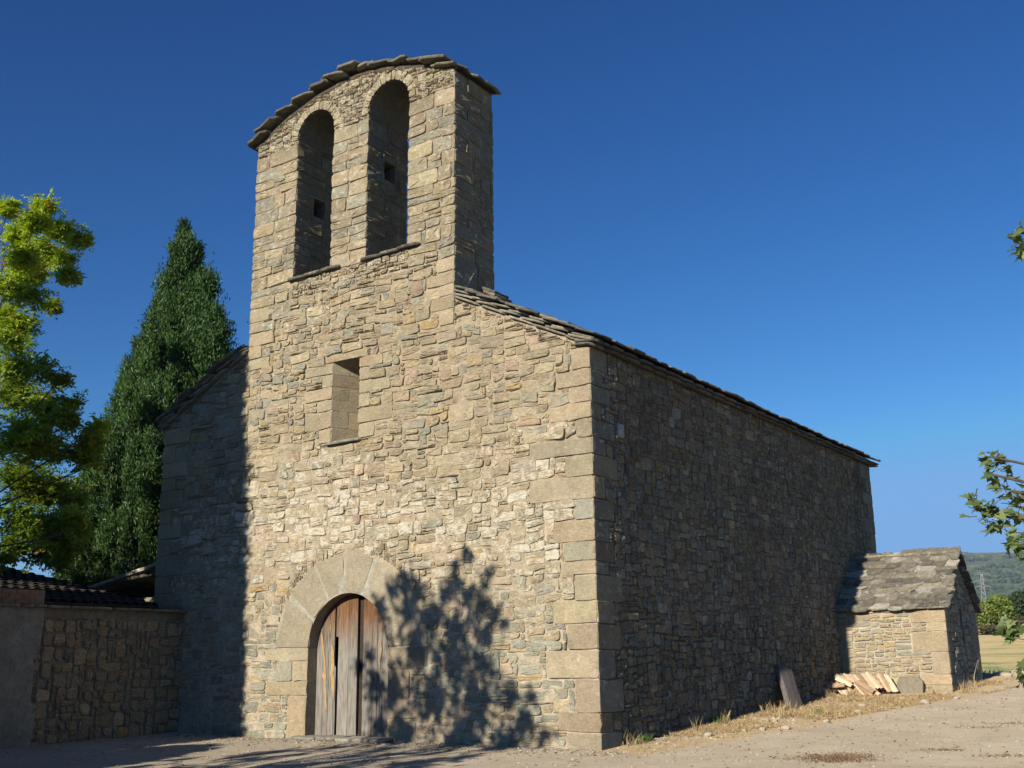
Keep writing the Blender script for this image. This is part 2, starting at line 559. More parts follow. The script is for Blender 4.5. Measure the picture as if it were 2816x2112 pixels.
def G(x, y):
    x = np.array([x], float); y = np.array([y], float)
    return float(gnoise(x, y, ghs(x, y))[0])

xs = np.unique(np.concatenate([np.linspace(-3500, -400, 60), np.linspace(-400, -60, 45), np.linspace(-60, -16, 30),
                               np.arange(-16, 12, 0.14), np.linspace(12, 60, 30), np.linspace(60, 2500, 40)]))
ys = np.unique(np.concatenate([np.linspace(-300, -20, 30), np.arange(-20, 18, 0.14), np.linspace(18, 70, 60),
                               np.linspace(70, 400, 60), np.linspace(400, 3600, 110)]))
XX, YY = np.meshgrid(xs, ys, indexing='ij')
gx = XX.ravel(); gy = YY.ravel()
gz = gnoise(gx, gy, ghs(gx, gy))
gb = MB()
ni, nj = len(xs), len(ys)
i, j = np.meshgrid(np.arange(ni - 1), np.arange(nj - 1), indexing='ij'); i = i.ravel(); j = j.ravel()
F = np.stack([i * nj + j, (i + 1) * nj + j, (i + 1) * nj + j + 1, i * nj + j + 1], 1)
# zones: r = field, g = hill wood, b = dry verge
fld = np.clip((gy - 17.5) / 1.5, 0, 1)
hill = np.clip((gy - 330) / 60, 0, 1)
verge = np.clip(1.25 - np.abs((gx - 0.4 - 0.04 * gy) / np.clip(0.6 + 0.16 * gy, 0.4, 2.2)), 0, 1) * (gy > -0.3) * (gy < 17)
verge = np.maximum(verge, np.clip(1 - np.abs(gy - 15.5) / 2.5, 0, 1) * (gx > 1))
gb.add(np.stack([gx, gy, gz], 1), F, col=np.stack([fld, hill, verge, np.clip((52 - gy) / 22, 0, 1)], 1), smooth=True)

def ground_mat():
    mt, nt, b = mat_new('dirt_and_field', 0.97)
    b.inputs["Diffuse Roughness"].default_value = 1.0
    at = N(nt, "ShaderNodeVertexColor", layer_name="Col")
    sep = nt.nodes.new("ShaderNodeSeparateColor"); nt.links.new(at.outputs["Color"], sep.inputs[0])
    v = objcoord(nt)
    g1 = ramp(nt, noise(nt, v, 1.1, 7, 0.65, 0.3), [(0.3, (0.35, 0.305, 0.235)), (0.55, (0.415, 0.365, 0.29)), (0.75, (0.475, 0.42, 0.34))])
    g1 = mix(nt, 1.0, g1, ramp(nt, noise(nt, v, 60, 4, 0.75), [(0.3, 0.70), (0.7, 1.28)]), 'MULTIPLY')
    g1 = mix(nt, ramp(nt, noise(nt, v, 26, 4, 0.7), [(0.58, 0.0), (0.7, 0.6)]), g1, (0.38, 0.31, 0.24))
    g1 = mix(nt, ramp(nt, noise(nt, v, 110, 2, 0.5), [(0.66, 0.0), (0.72, 0.7)]), g1, (0.62, 0.57, 0.48))
    # darker worn patches and faint tracks along the drive
    vt_ = objcoord(nt, (0.6, 1.1, 1.0))
    g1 = mix(nt, ramp(nt, noise(nt, vt_, 0.9, 8, 0.72, 0.6), [(0.50, 0.0), (0.64, 0.55)]), g1, (0.32, 0.268, 0.195))
    g1 = mix(nt, ramp(nt, noise(nt, v, 13, 6, 0.78), [(0.57, 0.0), (0.66, 0.7)]), g1, (0.27, 0.205, 0.135))
    # dry verge
    vg = mix(nt, ramp(nt, noise(nt, v, 9, 6, 0.7), [(0.4, 0.0), (0.6, 1.0)]), (0.34, 0.25, 0.13), (0.50, 0.38, 0.21))
    vm = mul(nt, ramp(nt, mul(nt, sep.outputs[2], noise(nt, v, 3.5, 6, 0.7), 'ADD'), [(0.66, 0.0), (0.92, 1.0)]), 0.85)
    g1 = mix(nt, vm, g1, vg)
    # field: straw with green bands
    vf = objcoord(nt, (0.7, 1.0, 1.0))
    fn_ = mul(nt, noise(nt, vf, 0.30, 9, 0.75, 0.8), mul(nt, at.outputs["Alpha"], 0.13), 'SUBTRACT')
    f1 = ramp(nt, fn_, [(0.35, (0.15, 0.205, 0.085)), (0.42, (0.31, 0.30, 0.14)), (0.48, (0.45, 0.355, 0.19)), (0.8, (0.48, 0.385, 0.22))])
    f1 = mix(nt, 1.0, f1, ramp(nt, noise(nt, vf, 6, 5, 0.7), [(0.3, 0.75), (0.7, 1.2)]), 'MULTIPLY')
    c = mix(nt, sep.outputs[0], g1, f1)
    # far hill: scrub with bare clearings
    h1 = ramp(nt, noise(nt, v, 0.012, 8, 0.68, 0.4), [(0.40, (0.060, 0.078, 0.052)), (0.54, (0.095, 0.110, 0.072)), (0.61, (0.24, 0.21, 0.14)), (0.72, (0.40, 0.34, 0.24))])
    h1 = mix(nt, 1.0, h1, ramp(nt, noise(nt, v, 0.06, 5, 0.7), [(0.3, 0.65), (0.7, 1.3)]), 'MULTIPLY')
    c = mix(nt, sep.outputs[1], c, h1)
    nt.links.new(scaled(nt, c, (0.72, 0.70, 0.68)), b.inputs["Base Color"])
    p = bump(nt, b, noise(nt, v, 5, 8, 0.75), 0.6, 0.035)
    p = bump(nt, b, noise(nt, v, 22, 8, 0.75), 0.7, 0.014, p)
    bump(nt, b, noise(nt, v, 95, 4, 0.7), 0.6, 0.005, p)
    return mt
M['ground'] = ground_mat()
ground = gb.build('ground', M['ground'])
tag(ground, 'pale gravelly dirt yard running out to straw coloured fields and a wooded hill', kind='structure')

# ------------------------------------------------------------------ the church
CH = np.array([-5.37, 7.2, 0.0])
church = empty('stone_church', CH, 'tan rubble stone church with a tall twin arched bell gable and slab roof', 'church')

XL = -10.75; YB = 14.5
def rake(x):
    return 6.35 + 0.50 * min(-x, x - XL)
beltop_x = [-8.2, -7.4, -6.46, -5.5, -4.9, -4.4, -3.6, -2.8]
beltop_z = [12.28, 12.66, 12.93, 13.05, 13.0, 12.90, 12.66, 12.36]
def beltop(x): return float(np.interp(x, beltop_x, beltop_z))
ZB = 8.55          # where the bell gable takes over from the front wall
DC, DR, DS = -5.225, 0.975, 1.59
def door_hi(x): return DS + math.sqrt(max(0.0, DR * DR - (x - DC) ** 2))
door_hole = (DC - DR, DC + DR, lambda x: -0.5, door_hi)
WX0, WX1, WZ0, WZ1 = -5.775, -5.085, 5.40, 7.0
win_hole = (WX0, WX1, lambda x: WZ0, lambda x: WZ1)
O1 = (-6.99, -5.93, 8.93, 12.09); O2 = (-5.0, -3.905, 8.93, 12.09)
def arch(o):
    c = 0.5 * (o[0] + o[1]); r = 0.5 * (o[1] - o[0])
    return lambda x: o[3] + math.sqrt(max(0.0, r * r - (x - c) ** 2))
h1 = (O1[0], O1[1], lambda x: O1[2], arch(O1)); h2 = (O2[0], O2[1], lambda x: O2[2], arch(O2))

def front_top(x):
    if -8.2 <= x <= -2.8: return ZB
    return rake(x)

# reserved dressed stones of the front wall
res = []
# near corner quoins (heights and lengths read off the wall)
qz = [6.33, 5.96, 5.69, 5.40, 5.13, 4.82, 4.54, 4.19, 3.82, 3.49, 3.15, 2.84, 2.63, 2.22, 1.87, 1.48, 1.04, 0.54, 0.25, -0.15]
qw = [0.35, 0.65, 0.41, 0.79, 0.30, 1.20, 0.52, 1.22, 0.36, 0.77, 0.58, 0.65, 0.40, 0.82, 0.55, 0.95, 0.43, 0.75, 0.60]
qs = [0.55, 0.36, 0.62, 0.30, 0.72, 0.40, 0.78, 0.34, 0.62, 0.44, 0.58, 0.40, 0.80, 0.51, 0.72, 0.50, 0.72, 0.36, 0.62]
EX = 0.022
for a, b, w in zip(qz[:-1], qz[1:], qw): res.append((-w, b, EX, a))
extra = [(-1.12, 4.54, -0.52, 4.82 - 0.0)]
res.append((-1.12, 4.19, -0.53, 4.53)) if False else None
lq = []
z = 6.3; k = 0
while z > -0.1:
    hh = rng.uniform(0.28, 0.42); w = (0.75, 0.42)[k % 2] * rng.uniform(0.85, 1.15)
    lq.append((XL - EX, z - hh, XL + w, z)); z -= hh; k += 1
# bell gable corners carried down into the front wall
lb = []; z = ZB; k = 0
while z > 7.25:
    hh = rng.uniform(0.22, 0.32); w = (0.62, 0.36)[k % 2] * rng.uniform(0.85, 1.2)
    if z - hh > 7.66: lb.append((-8.2 - EX, z - hh, -8.2 + w, z))
    else: lb.append((-8.2, z - hh, -8.2 + w, z))
    z -= hh; k += 1
z = ZB; k = 1
while z > 7.3:
    hh = rng.uniform(0.22, 0.32); w = (0.62, 0.36)[k % 2] * rng.uniform(0.85, 1.2)
    lb.append((-2.8 - w, z - hh, -2.8 + (EX if z - hh > 7.8 else 0), z)); z -= hh; k += 1
# door jambs
jl = [(-7.34, 1.39, DC - DR, 1.60), (-6.60, 1.01, DC - DR, 1.39), (-7.28, 0.75, DC - DR, 1.01), (-6.70, -0.1, DC - DR, 0.75), (-7.05, 1.01, -6.60, 1.39)]
jr = [(DC + DR, 1.22, -3.35, 1.60), (DC + DR, 0.72, -3.75, 1.22), (DC + DR, 0.38, -3.2, 0.72), (DC + DR, -0.1, -3.6, 0.38)]
# window surround
ws = [(-5.98, 7.0, -4.87, 7.14), (-6.54, 6.78, WX0, 7.0), (-6.06, 6.53, WX0, 6.77), (-6.52, 6.27, WX0, 6.53), (-6.18, 6.05, WX0, 6.27),
      (-6.5, 5.71, WX0, 6.05), (-6.11, 5.42, WX0, 5.71), (WX1, 6.78, -4.49, 6.99), (WX1, 6.53, -4.8, 6.77), (WX1, 6.28, -4.3, 6.52),
      (WX1, 6.01, -4.79, 6.27), (WX1, 5.70, -4.23, 6.0), (WX1, 5.42, -4.67, 5.69)]
big = [(-1.12, 4.53, -0.54, 4.82)]
dressed = res + lq + lb + jl + jr + ws
dressed[dressed.index(res[5])] = res[5]
vous = [[(-7.09, 1.61), (-6.20, 1.60), (-6.10, 2.07), (-6.80, 2.52)],
        [(-6.74, 2.60), (-6.07, 2.12), (-5.74, 2.46), (-6.15, 3.12)],
        [(-6.09, 3.15), (-5.70, 2.47), (-5.34, 2.56), (-5.38, 3.31)],
        [(-5.32, 3.31), (-5.30, 2.57), (-4.90, 2.51), (-4.62, 3.17)],
        [(-4.55, 3.14), (-4.84, 2.48), (-4.46, 2.22), (-3.98, 2.72)],
        [(-3.93, 2.66), (-4.43, 2.18), (-4.25, 1.60), (-3.55, 1.62)]]
vous = [v[::-1] if False else v for v in vous]

def in_rects(UU, VV, rects):
    m_ = np.zeros(UU.shape, bool)
    for a, b, c, d in rects: m_ |= (UU > a) & (UU < c) & (VV > b) & (VV < d)
    return m_

def occ_front(UU, VV):
    top = np.where((UU > -8.2) & (UU < -2.8), ZB, 6.35 + 0.5 * np.minimum(-UU, UU - XL) - 0.04)
    m_ = VV > top
    m_ |= in_rects(UU, VV, dressed)
    m_ |= (UU > WX0) & (UU < WX1) & (VV > WZ0 - 0.02) & (VV < WZ1)
    m_ |= (np.abs(UU - DC) < DR) & (VV < DS)
    rr = np.hypot(UU - DC, (VV - DS) * 1.06)
    m_ |= (VV > DS) & (rr < 1.84)
    return m_

def wall_cols(Q, wt):
    return palette(len(Q), wt)

fr = pack(XL, 0, -0.3, ZB, 0.05, 0.034, occ_front, RUBBLE)
fq = warp(rect_quads(fr), 0.032, 1.3, 3, 0.017)
cen = fq.mean(1)
fc = palette(len(fq))
low = np.clip((2.6 - cen[:, 1]) / 1.0, 0, 1)[:, None]
gm = (rng.random(len(fq)) < 0.42)[:, None] * low
fc = fc * (1 - gm) + np.array([0.365, 0.355, 0.28]) * rng.uniform(0.85, 1.2, (len(fq), 1)) * gm
fc = fc * (1 + 0.10 * fbm(cen, 0.45, 613, 3))[:, None]
fwash = np.clip(1 - np.abs(cen[:, 1] - 3.9) / 2.0, 0, 1) * rng.uniform(0.3, 1.0, len(fq)) + 0.25 * rng.random(len(fq))
dens = fbm(cen, 0.5, 77, 2) * 0.3
fwash = np.clip(fwash + dens, 0, 1.1)
hh = 0.009 + 0.040 * rng.random(len(fq)) ** 1.3 * np.where(cen[:, 1] < 2.4, 0.75, 1.0)
fw = MB()
stones(fw, fq, FRONT, hh, fc, fwash, gap=0.006 + 0.012 * (rng.random(len(fq)) < 0.18), rough=0.007, rnd=0.40, edge=0.009, tilt=0.05)
dq = rect_quads(dressed)
dcen = dq.mean(1)
dc = palette(len(dq), (0.86, 0.12, 0.02, 0.0)) * np.array([0.98, 0.98, 1.0])
stones(fw, dq + rng.normal(0, 0.004, dq.shape) * (np.abs(dq[:, :, :1] - EX) > 1e-6), FRONT, rng.uniform(0.016, 0.032, len(dq)), dc, 0.12, gap=0.009, rough=0.0022, rnd=0.14, edge=0.008, tilt=0.005)
vq = np.array([v for v in vous])
vq = np.array([q if ((q[1][0]-q[0][0])*(q[2][1]-q[1][1])-(q[1][1]-q[0][1])*(q[2][0]-q[1][0])) > 0 else q[::-1] for q in vq])
stones(fw, vq, FRONT, 0.020, np.array([(0.445, 0.38, 0.28)] * 6) * rng.uniform(0.92, 1.06, (6, 1)), 0.0, gap=0.010, rough=0.0010, rnd=0.06, edge=0.005, tilt=0.002)

def mort_base(P):
    z_ = P[:, 1]
    b_ = np.interp(z_, [0, 2.2, 3.0, 5.5, 7, 9], [0.014, 0.013, 0.010, 0.007, 0.003, 0.0])
    b_ = b_ + 0.008 * vnoise(P, 0.8, 91) - 0.020 * np.clip(vnoise(P, 2.6, 93) - 0.1, 0, 1)
    e_ = np.full(len(P), 9.0)
    for a, b, c, d in dressed:
        dx_ = np.maximum(a - P[:, 0], P[:, 0] - c); dz_ = np.maximum(b - P[:, 1], P[:, 1] - d)
        dd_ = np.abs(np.maximum(dx_, dz_)); e_ = np.minimum(e_, dd_)
    return b_ - 0.022 * np.clip(1 - e_ / 0.06, 0, 1) * (0.4 + 0.6 * (vnoise(P, 3.1, 95) > -0.2))
def mort_col(P):
    t = np.clip((3.2 - P[:, 1]) / 1.6, 0, 1)[:, None]
    a = np.array([0.53, 0.44, 0.315]); b_ = np.array([0.61, 0.51, 0.385])
    c = a * (1 - t) + b_ * t
    pk = np.clip(vnoise(P, 1.3, 44), 0, 1)[:, None]
    c = c * (1 - 0.5 * pk) + np.array([0.56, 0.43, 0.32]) * 0.5 * pk
    ar_ = (((P[:, 0] - DC) / np.where(P[:, 0] < DC, 1.84, 1.60)) ** 2 + ((P[:, 1] - DS) / 1.66) ** 2 < 1) & (P[:, 1] > DS)
    c = np.where(ar_[:, None], np.array([[0.52, 0.49, 0.40]]), c)
    return np.c_[c, np.zeros(len(P))]
grid_wall(fw, FRONT, XL, 0.0, lambda u: -0.5, front_top, [door_hole, win_hole], 0.035, 0.011, mort_base, mort_col)
# door reveal (0.22 deep then the leaf) and its arched soffit, window splay
def quad(mb, a, b, c, d, n=1, m_=1, **k):
    a, b, c, d = [np.asarray(p, float) for p in (a, b, c, d)]
    V = []
    for i_ in range(n + 1):
        for j_ in range(m_ + 1):
            s, t = i_ / n, j_ / m_
            V.append((a * (1 - s) + b * s) * (1 - t) + (d * (1 - s) + c * s) * t)
    F_ = [(i_ * (m_ + 1) + j_, (i_ + 1) * (m_ + 1) + j_, (i_ + 1) * (m_ + 1) + j_ + 1, i_ * (m_ + 1) + j_ + 1) for i_ in range(n) for j_ in range(m_)]
    mb.add(V, F_, **k)
DD = 0.55
xl, xr = DC - DR, DC + DR
rv = np.array([[(0.0 - EX, b), (0.26, b), (0.26, t), (0.0 - EX, t)] for b, t in ((-0.1, 0.75), (0.75, 1.01), (1.01, 1.39), (1.39, 1.60))])
stones(fw, rv, SIDEX(xl), 0.004, palette(4, (1, 0, 0, 0)), 0, gap=0.003, rough=0.002, rnd=0.05, edge=0.004, tilt=0.0)
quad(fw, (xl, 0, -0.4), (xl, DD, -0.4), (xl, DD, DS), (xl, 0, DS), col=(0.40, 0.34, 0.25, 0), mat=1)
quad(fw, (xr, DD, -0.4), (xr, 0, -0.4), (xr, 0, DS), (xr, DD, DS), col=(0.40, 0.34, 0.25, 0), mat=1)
V = []; F_ = []
for i_ in range(25):
    t = math.pi * i_ / 24
    for y_ in (-0.018, DD): V.append((DC + DR * math.cos(t), y_, DS + DR * math.sin(t)))
F_ = [(2*i_, 2*i_+2, 2*i_+3, 2*i_+1) for i_ in range(24)]
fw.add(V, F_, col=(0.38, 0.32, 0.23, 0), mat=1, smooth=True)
# window splay: left jamb visible
WD = 0.62; wl, wr = -5.50, -5.36
jn = np.array([wl - WX0, WD, 0]); jl_ = np.linalg.norm(jn); ju = jn / jl_
nrm = np.array([ju[1], -ju[0], 0])
jf = ((WX0, 0, 0), ju, (0, 0, 1), nrm)
jz = [5.40, 5.71, 6.05, 6.27, 6.53, 6.77, 7.0]
jq = []
for k_, (a, b) in enumerate(zip(jz[:-1], jz[1:])):
    if k_ % 2: jq += [(0.0 - 0.015, a, 0.34, b), (0.34, a, jl_ + 0.02, b)]
    else: jq.append((-0.015, a, jl_ + 0.02, b))
stones(fw, rect_quads(jq), jf, 0.006, palette(len(jq), (0.9, 0.1, 0, 0)) * 0.95, 0, gap=0.005, rough=0.0015, rnd=0.12, edge=0.006, tilt=0.006)
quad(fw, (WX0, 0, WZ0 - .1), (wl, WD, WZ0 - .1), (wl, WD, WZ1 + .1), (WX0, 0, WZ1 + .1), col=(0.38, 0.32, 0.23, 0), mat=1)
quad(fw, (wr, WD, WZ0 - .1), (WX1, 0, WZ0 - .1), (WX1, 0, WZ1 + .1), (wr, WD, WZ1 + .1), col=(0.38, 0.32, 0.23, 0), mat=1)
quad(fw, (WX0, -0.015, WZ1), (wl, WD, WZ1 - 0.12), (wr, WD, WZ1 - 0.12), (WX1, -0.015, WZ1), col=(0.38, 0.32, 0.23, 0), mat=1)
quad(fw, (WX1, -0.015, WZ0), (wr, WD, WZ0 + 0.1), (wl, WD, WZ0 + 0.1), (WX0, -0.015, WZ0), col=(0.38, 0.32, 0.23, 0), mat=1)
quad(fw, (wl - .05, WD + 0.6, WZ0), (wr + .05, WD + 0.6, WZ0), (wr + .05, WD + 0.6, WZ1), (wl - .05, WD + 0.6, WZ1), col=(0.05, 0.04, 0.03, 0), mat=1)  # dark plate standing in for the unlit interior
front_wall = fw.build('front_wall', [M['stone'], M['mortar']], church, CH)

# side wall in shade
so = [(0 - EX, b, w, a) for a, b, w in zip(qz[:-1], qz[1:], qs)]
so[0] = (-EX, 5.96, 0.55, 6.33)
zq = 6.3; k = 0
while zq > 0.2:
    hh_ = rng.uniform(0.3, 0.42); w = (0.8, 0.45)[k % 2]
    so.append((YB - w, zq - hh_, YB + EX, zq)); zq -= hh_; k += 1
AY0, AY1, AX1, AZE, AZR = 11.0, 13.9, 2.43, 2.38, 3.62
def occ_side(UU, VV):
    m_ = in_rects(UU, VV, so) | (VV > 6.33) | (VV < -0.1 + 0.045 * UU)
    m_ |= (UU > AY0 + 0.05) & (UU < AY1 - 0.05) & (VV < AZE)
    m_ |= np.hypot((UU - 0.93), (VV - 5.05)) < 0.14
    return m_
sr = pack(0, YB, -0.2, 6.36, 0.052, 0.038, occ_side, SIDE)
sq = warp(rect_quads(sr), 0.03, 1.5, 8)
sc = palette(len(sq), (0.60, 0.33, 0.04, 0.03)) * np.array([0.82, 0.765, 0.70])  # stone tint darkened and warmed to deepen the shade on this wall
sw = MB()
scen = sq.mean(1)
sc = sc * (1 + 0.22 * fbm(scen, 0.35, 611, 3) + 0.12 * fbm(scen * np.array([1.6, 0.35]), 1.0, 612, 2))[:, None]
sc = sc * np.where((rng.random(len(sq)) < 0.10)[:, None], 1.35, 1.0)
swash = np.clip(0.55 * rng.random(len(sq)) + 0.3 * fbm(scen, 0.4, 12, 2), 0, 1)
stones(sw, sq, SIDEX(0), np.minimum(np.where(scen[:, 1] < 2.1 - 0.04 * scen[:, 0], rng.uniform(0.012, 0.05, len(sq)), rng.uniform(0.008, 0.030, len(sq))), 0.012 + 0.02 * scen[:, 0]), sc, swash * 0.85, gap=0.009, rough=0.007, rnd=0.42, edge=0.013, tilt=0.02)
soq = rect_quads(so)
stones(sw, soq, SIDEX(0), rng.uniform(0.014, 0.030, len(soq)), palette(len(soq), (0.7, 0.3, 0, 0)) * np.array([0.88, 0.84, 0.79]), 0.25, gap=0.008, rough=0.0025, rnd=0.10, edge=0.006, tilt=0.004)  # quoins carry the same kind of painted shade tint
stones(sw, rect_quads([(0.82, 4.93, 1.04, 5.18)]), SIDEX(0), 0.035, np.array([(0.62, 0.60, 0.54)]), 0, gap=0.004, rough=0.002, rnd=0.5, edge=0.02)
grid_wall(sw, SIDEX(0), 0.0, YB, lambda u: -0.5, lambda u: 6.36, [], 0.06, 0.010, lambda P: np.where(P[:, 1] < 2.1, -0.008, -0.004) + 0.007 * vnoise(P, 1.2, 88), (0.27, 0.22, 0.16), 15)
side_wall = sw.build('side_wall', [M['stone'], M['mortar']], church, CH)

# far walls (left and back) - simpler coursing
rw = MB()
lr = pack(-YB, 0, -0.2, 6.36, 0.08, 0.06, lambda u, v: v > 6.33, SIDE)
lqd = warp(rect_quads(lr), 0.03, 1.5, 8)
stones(rw, lqd, SIDEXN(XL), rng.uniform(0.015, 0.05, len(lqd)), palette(len(lqd)), 0.3, gap=0.011, rnd=0.4, edge=0.016, tilt=0.04)
grid_wall(rw, SIDEXN(XL), -YB, 0.0, lambda u: -0.5, lambda u: 6.36, [], 0.3, 0.01, 0, (0.40, 0.335, 0.25), 16)
def bk(u, v): return v > 6.3 + 0.5 * np.minimum(u, -XL - u)
br_ = pack(0, -XL, -0.2, 9.1, 0.08, 0.06, bk, SIDE)
brd = warp(rect_quads(br_), 0.03, 1.5, 8)
stones(rw, brd, BACKY(YB), rng.uniform(0.015, 0.05, len(brd)), palette(len(brd)), 0.3, gap=0.011, rnd=0.4, edge=0.016, tilt=0.04)
grid_wall(rw, BACKY(YB), 0.0, -XL, lambda u: -0.5, lambda u: 6.35 + 0.5 * min(u, -XL - u), [], 0.2, 0.01, 0, (0.40, 0.335, 0.25), 17)
rear_wall = rw.build('rear_wall', [M['stone'], M['mortar']], church, CH)

# ------------------------------------------------------------------ slab roofs
SLC = [(0.20, 0.19, 0.16), (0.24, 0.225, 0.185), (0.28, 0.26, 0.21), (0.17, 0.165, 0.145), (0.30, 0.27, 0.20)]
def slab(mb, c, du, dd, n, w, l, t, colr=None, irr=0.12, lower=1.0):
    c = np.asarray(c, float); du = np.asarray(du, float); dd = np.asarray(dd, float); n = np.asarray(n, float)
    K_ = 14
    pts = []
    for q in range(K_):
        a_ = 2 * math.pi * (q + 0.5) / K_
        ca, sa = math.cos(a_), math.sin(a_)
        e_ = 0.42
        px = math.copysign(abs(ca) ** e_, ca) * w / 2
        py = math.copysign(abs(sa) ** (e_ if sa < 0 else 0.62 * lower), sa) * l / 2
        rr_ = 1 + random.uniform(-irr, irr)
        pts.append((px * rr_, py * rr_))
    bow = [random.uniform(-0.006, 0.006) for _ in range(K_)]
    top = [c + du * px * 0.97 + dd * py * 0.97 + n * (t + b_) for (px, py), b_ in zip(pts, bow)]
    mid_ = [c + du * px + dd * py + n * (t * 0.45 + b_) for (px, py), b_ in zip(pts, bow)]
    bot_ = [c + du * px * 0.95 + dd * py * 0.95 + n * b_ for (px, py), b_ in zip(pts, bow)]
    ct = c + n * (t + 0.006); cb = c
    V_ = top + mid_ + bot_ + [ct, cb]
    F_ = []
    for q in range(K_):
        r_ = (q + 1) % K_
        F_ += [(q, K_ + q, K_ + r_, r_), (K_ + q, 2*K_ + q, 2*K_ + r_, K_ + r_), (3*K_, q, r_), (3*K_ + 1, 2*K_ + r_, 2*K_ + q)]
    # orientation: du x dd should equal n for the faces above to look outward
    if np.dot(np.cross(du, dd), n) < 0:
        F_ = [f[::-1] for f in F_]
    if colr is None: colr = SLC[random.randrange(len(SLC))]
    g_ = random.uniform(0.8, 1.2)
    mb.add(V_, [f[::-1] for f in F_], col=(colr[0]*g_, colr[1]*g_, colr[2]*g_, 0))

def slab_slope(mb, p_eave, du, down, up_n, length, run, step, w_rng, l, t, tilt=4.0, over=0.0, skip=None):
    """rows of slabs from the eave upward. p_eave start corner of eave line, du along it"""
    p_eave = np.asarray(p_eave, float); du = np.asarray(du, float); down = np.asarray(down, float); up_n = np.asarray(up_n, float)
    ta = R(tilt)
    dd = down * math.cos(ta) - up_n * math.sin(ta) * -1 * -1
    dd = down * math.cos(ta) - up_n * math.sin(ta) * 0.0
    nn = up_n
    rows = int(run / step) + 1
    for r_ in range(rows):
        u_ = -over - random.uniform(0, 0.15)
        while u_ < length + over:
            w = random.uniform(*w_rng)
            ll = l * random.uniform(0.85, 1.15)
            c_ = p_eave + du * (u_ + w / 2) - down * (r_ * step + ll / 2 - 0.02 + random.uniform(-0.04, 0.05)) + up_n * random.uniform(0.0, 0.015)
            # tilt: the lower end rides on the row below
            k_ = random.uniform(0.7, 1.5) * ta
            if skip and skip(c_):
                u_ += w; continue
            d2 = down * math.cos(k_) + up_n * math.sin(k_)
            n2 = up_n * math.cos(k_) - down * math.sin(k_)
            s2 = random.uniform(-0.02, 0.02)
            du2 = du * math.cos(s2) + n2 * math.sin(s2); n3 = n2 * math.cos(s2) - du * math.sin(s2)
            slab(mb, c_, du2, d2, n3, w * 1.06, ll, t * random.uniform(0.75, 1.3))
            u_ += w

roof = MB()
def under_gable(c): return -8.42 < c[0] < -2.58 and c[1] < 1.62
s5 = math.hypot(1, 0.5)
dnR = np.array([1, 0, -0.5]) / s5; upR = np.array([0.5, 0, 1]) / s5
dnL = np.array([-1, 0, -0.5]) / s5; upL = np.array([-0.5, 0, 1]) / s5
xm = XL / 2; BYD = 1.24
# deck
for sgn, x0_, xe, yf_ in ((1, 0.10, -2.80, 0.12), (1, -2.80, xm, BYD), (-1, XL - 0.10, -8.2, 0.12), (-1, -8.2, xm, BYD)):
    zr_ = lambda q: 6.31 + 0.5 * min(-q + 0.1, q - XL + 0.1)
    ze = zr_(x0_); zt = zr_(xe)
    P0 = [(x0_, yf_, ze), (xe, yf_, zt), (xe, YB + 0.05, zt), (x0_, YB + 0.05, ze)]
    V_ = P0 + [(x_, y_, z_ + 0.05) for x_, y_, z_ in P0]
    roof.add(V_, [(0,1,2,3)[::sgn], (4,5,6,7)[::-sgn], (0,4,5,1)[::-sgn], (1,5,6,2)[::-sgn], (2,6,7,3)[::-sgn], (3,7,4,0)[::-sgn]], col=(0.15, 0.13, 0.11, 0))
# double eave course, then the slope
def eave_course(mb, x_, z_, du, sgn, wd, off, t):
    y_ = -0.12
    while y_ < YB + 0.1:
        w = random.uniform(0.4, 0.75)
        dn = np.array([sgn, 0, -0.12]); dn = dn / np.linalg.norm(dn); n_ = np.array([sgn * 0.12, 0, 1]); n_ = n_ / np.linalg.norm(n_)
        slab(mb, (x_ - sgn * wd / 2 + sgn * random.uniform(-0.02, 0.02), y_ + w / 2, z_ + random.uniform(-0.004, 0.004)), (0, 1, 0), dn, n_, w * 1.03, wd, t, irr=0.05)
        y_ += w
eave_course(roof, 0.13, 6.355, None, 1, 0.40, 0, 0.032)
eave_course(roof, 0.20, 6.40, None, 1, 0.46, 0, 0.035)
eave_course(roof, XL - 0.16, 6.345, None, -1, 0.42, 0, 0.045)
eave_course(roof, XL - 0.23, 6.40, None, -1, 0.48, 0, 0.05)
slab_slope(roof, (0.24, -0.08, 6.45 - 0.03), (0, 1, 0), dnR, upR, YB + 0.2, 6.1, 0.31, (0.32, 0.62), 0.56, 0.034, 4.5, 0.02, under_gable)
slab_slope(roof, (XL - 0.24, -0.08, 6.45 - 0.03), (0, 1, 0), dnL, upL, YB + 0.2, 6.1, 0.31, (0.32, 0.62), 0.56, 0.034, 4.5, 0.02, under_gable)
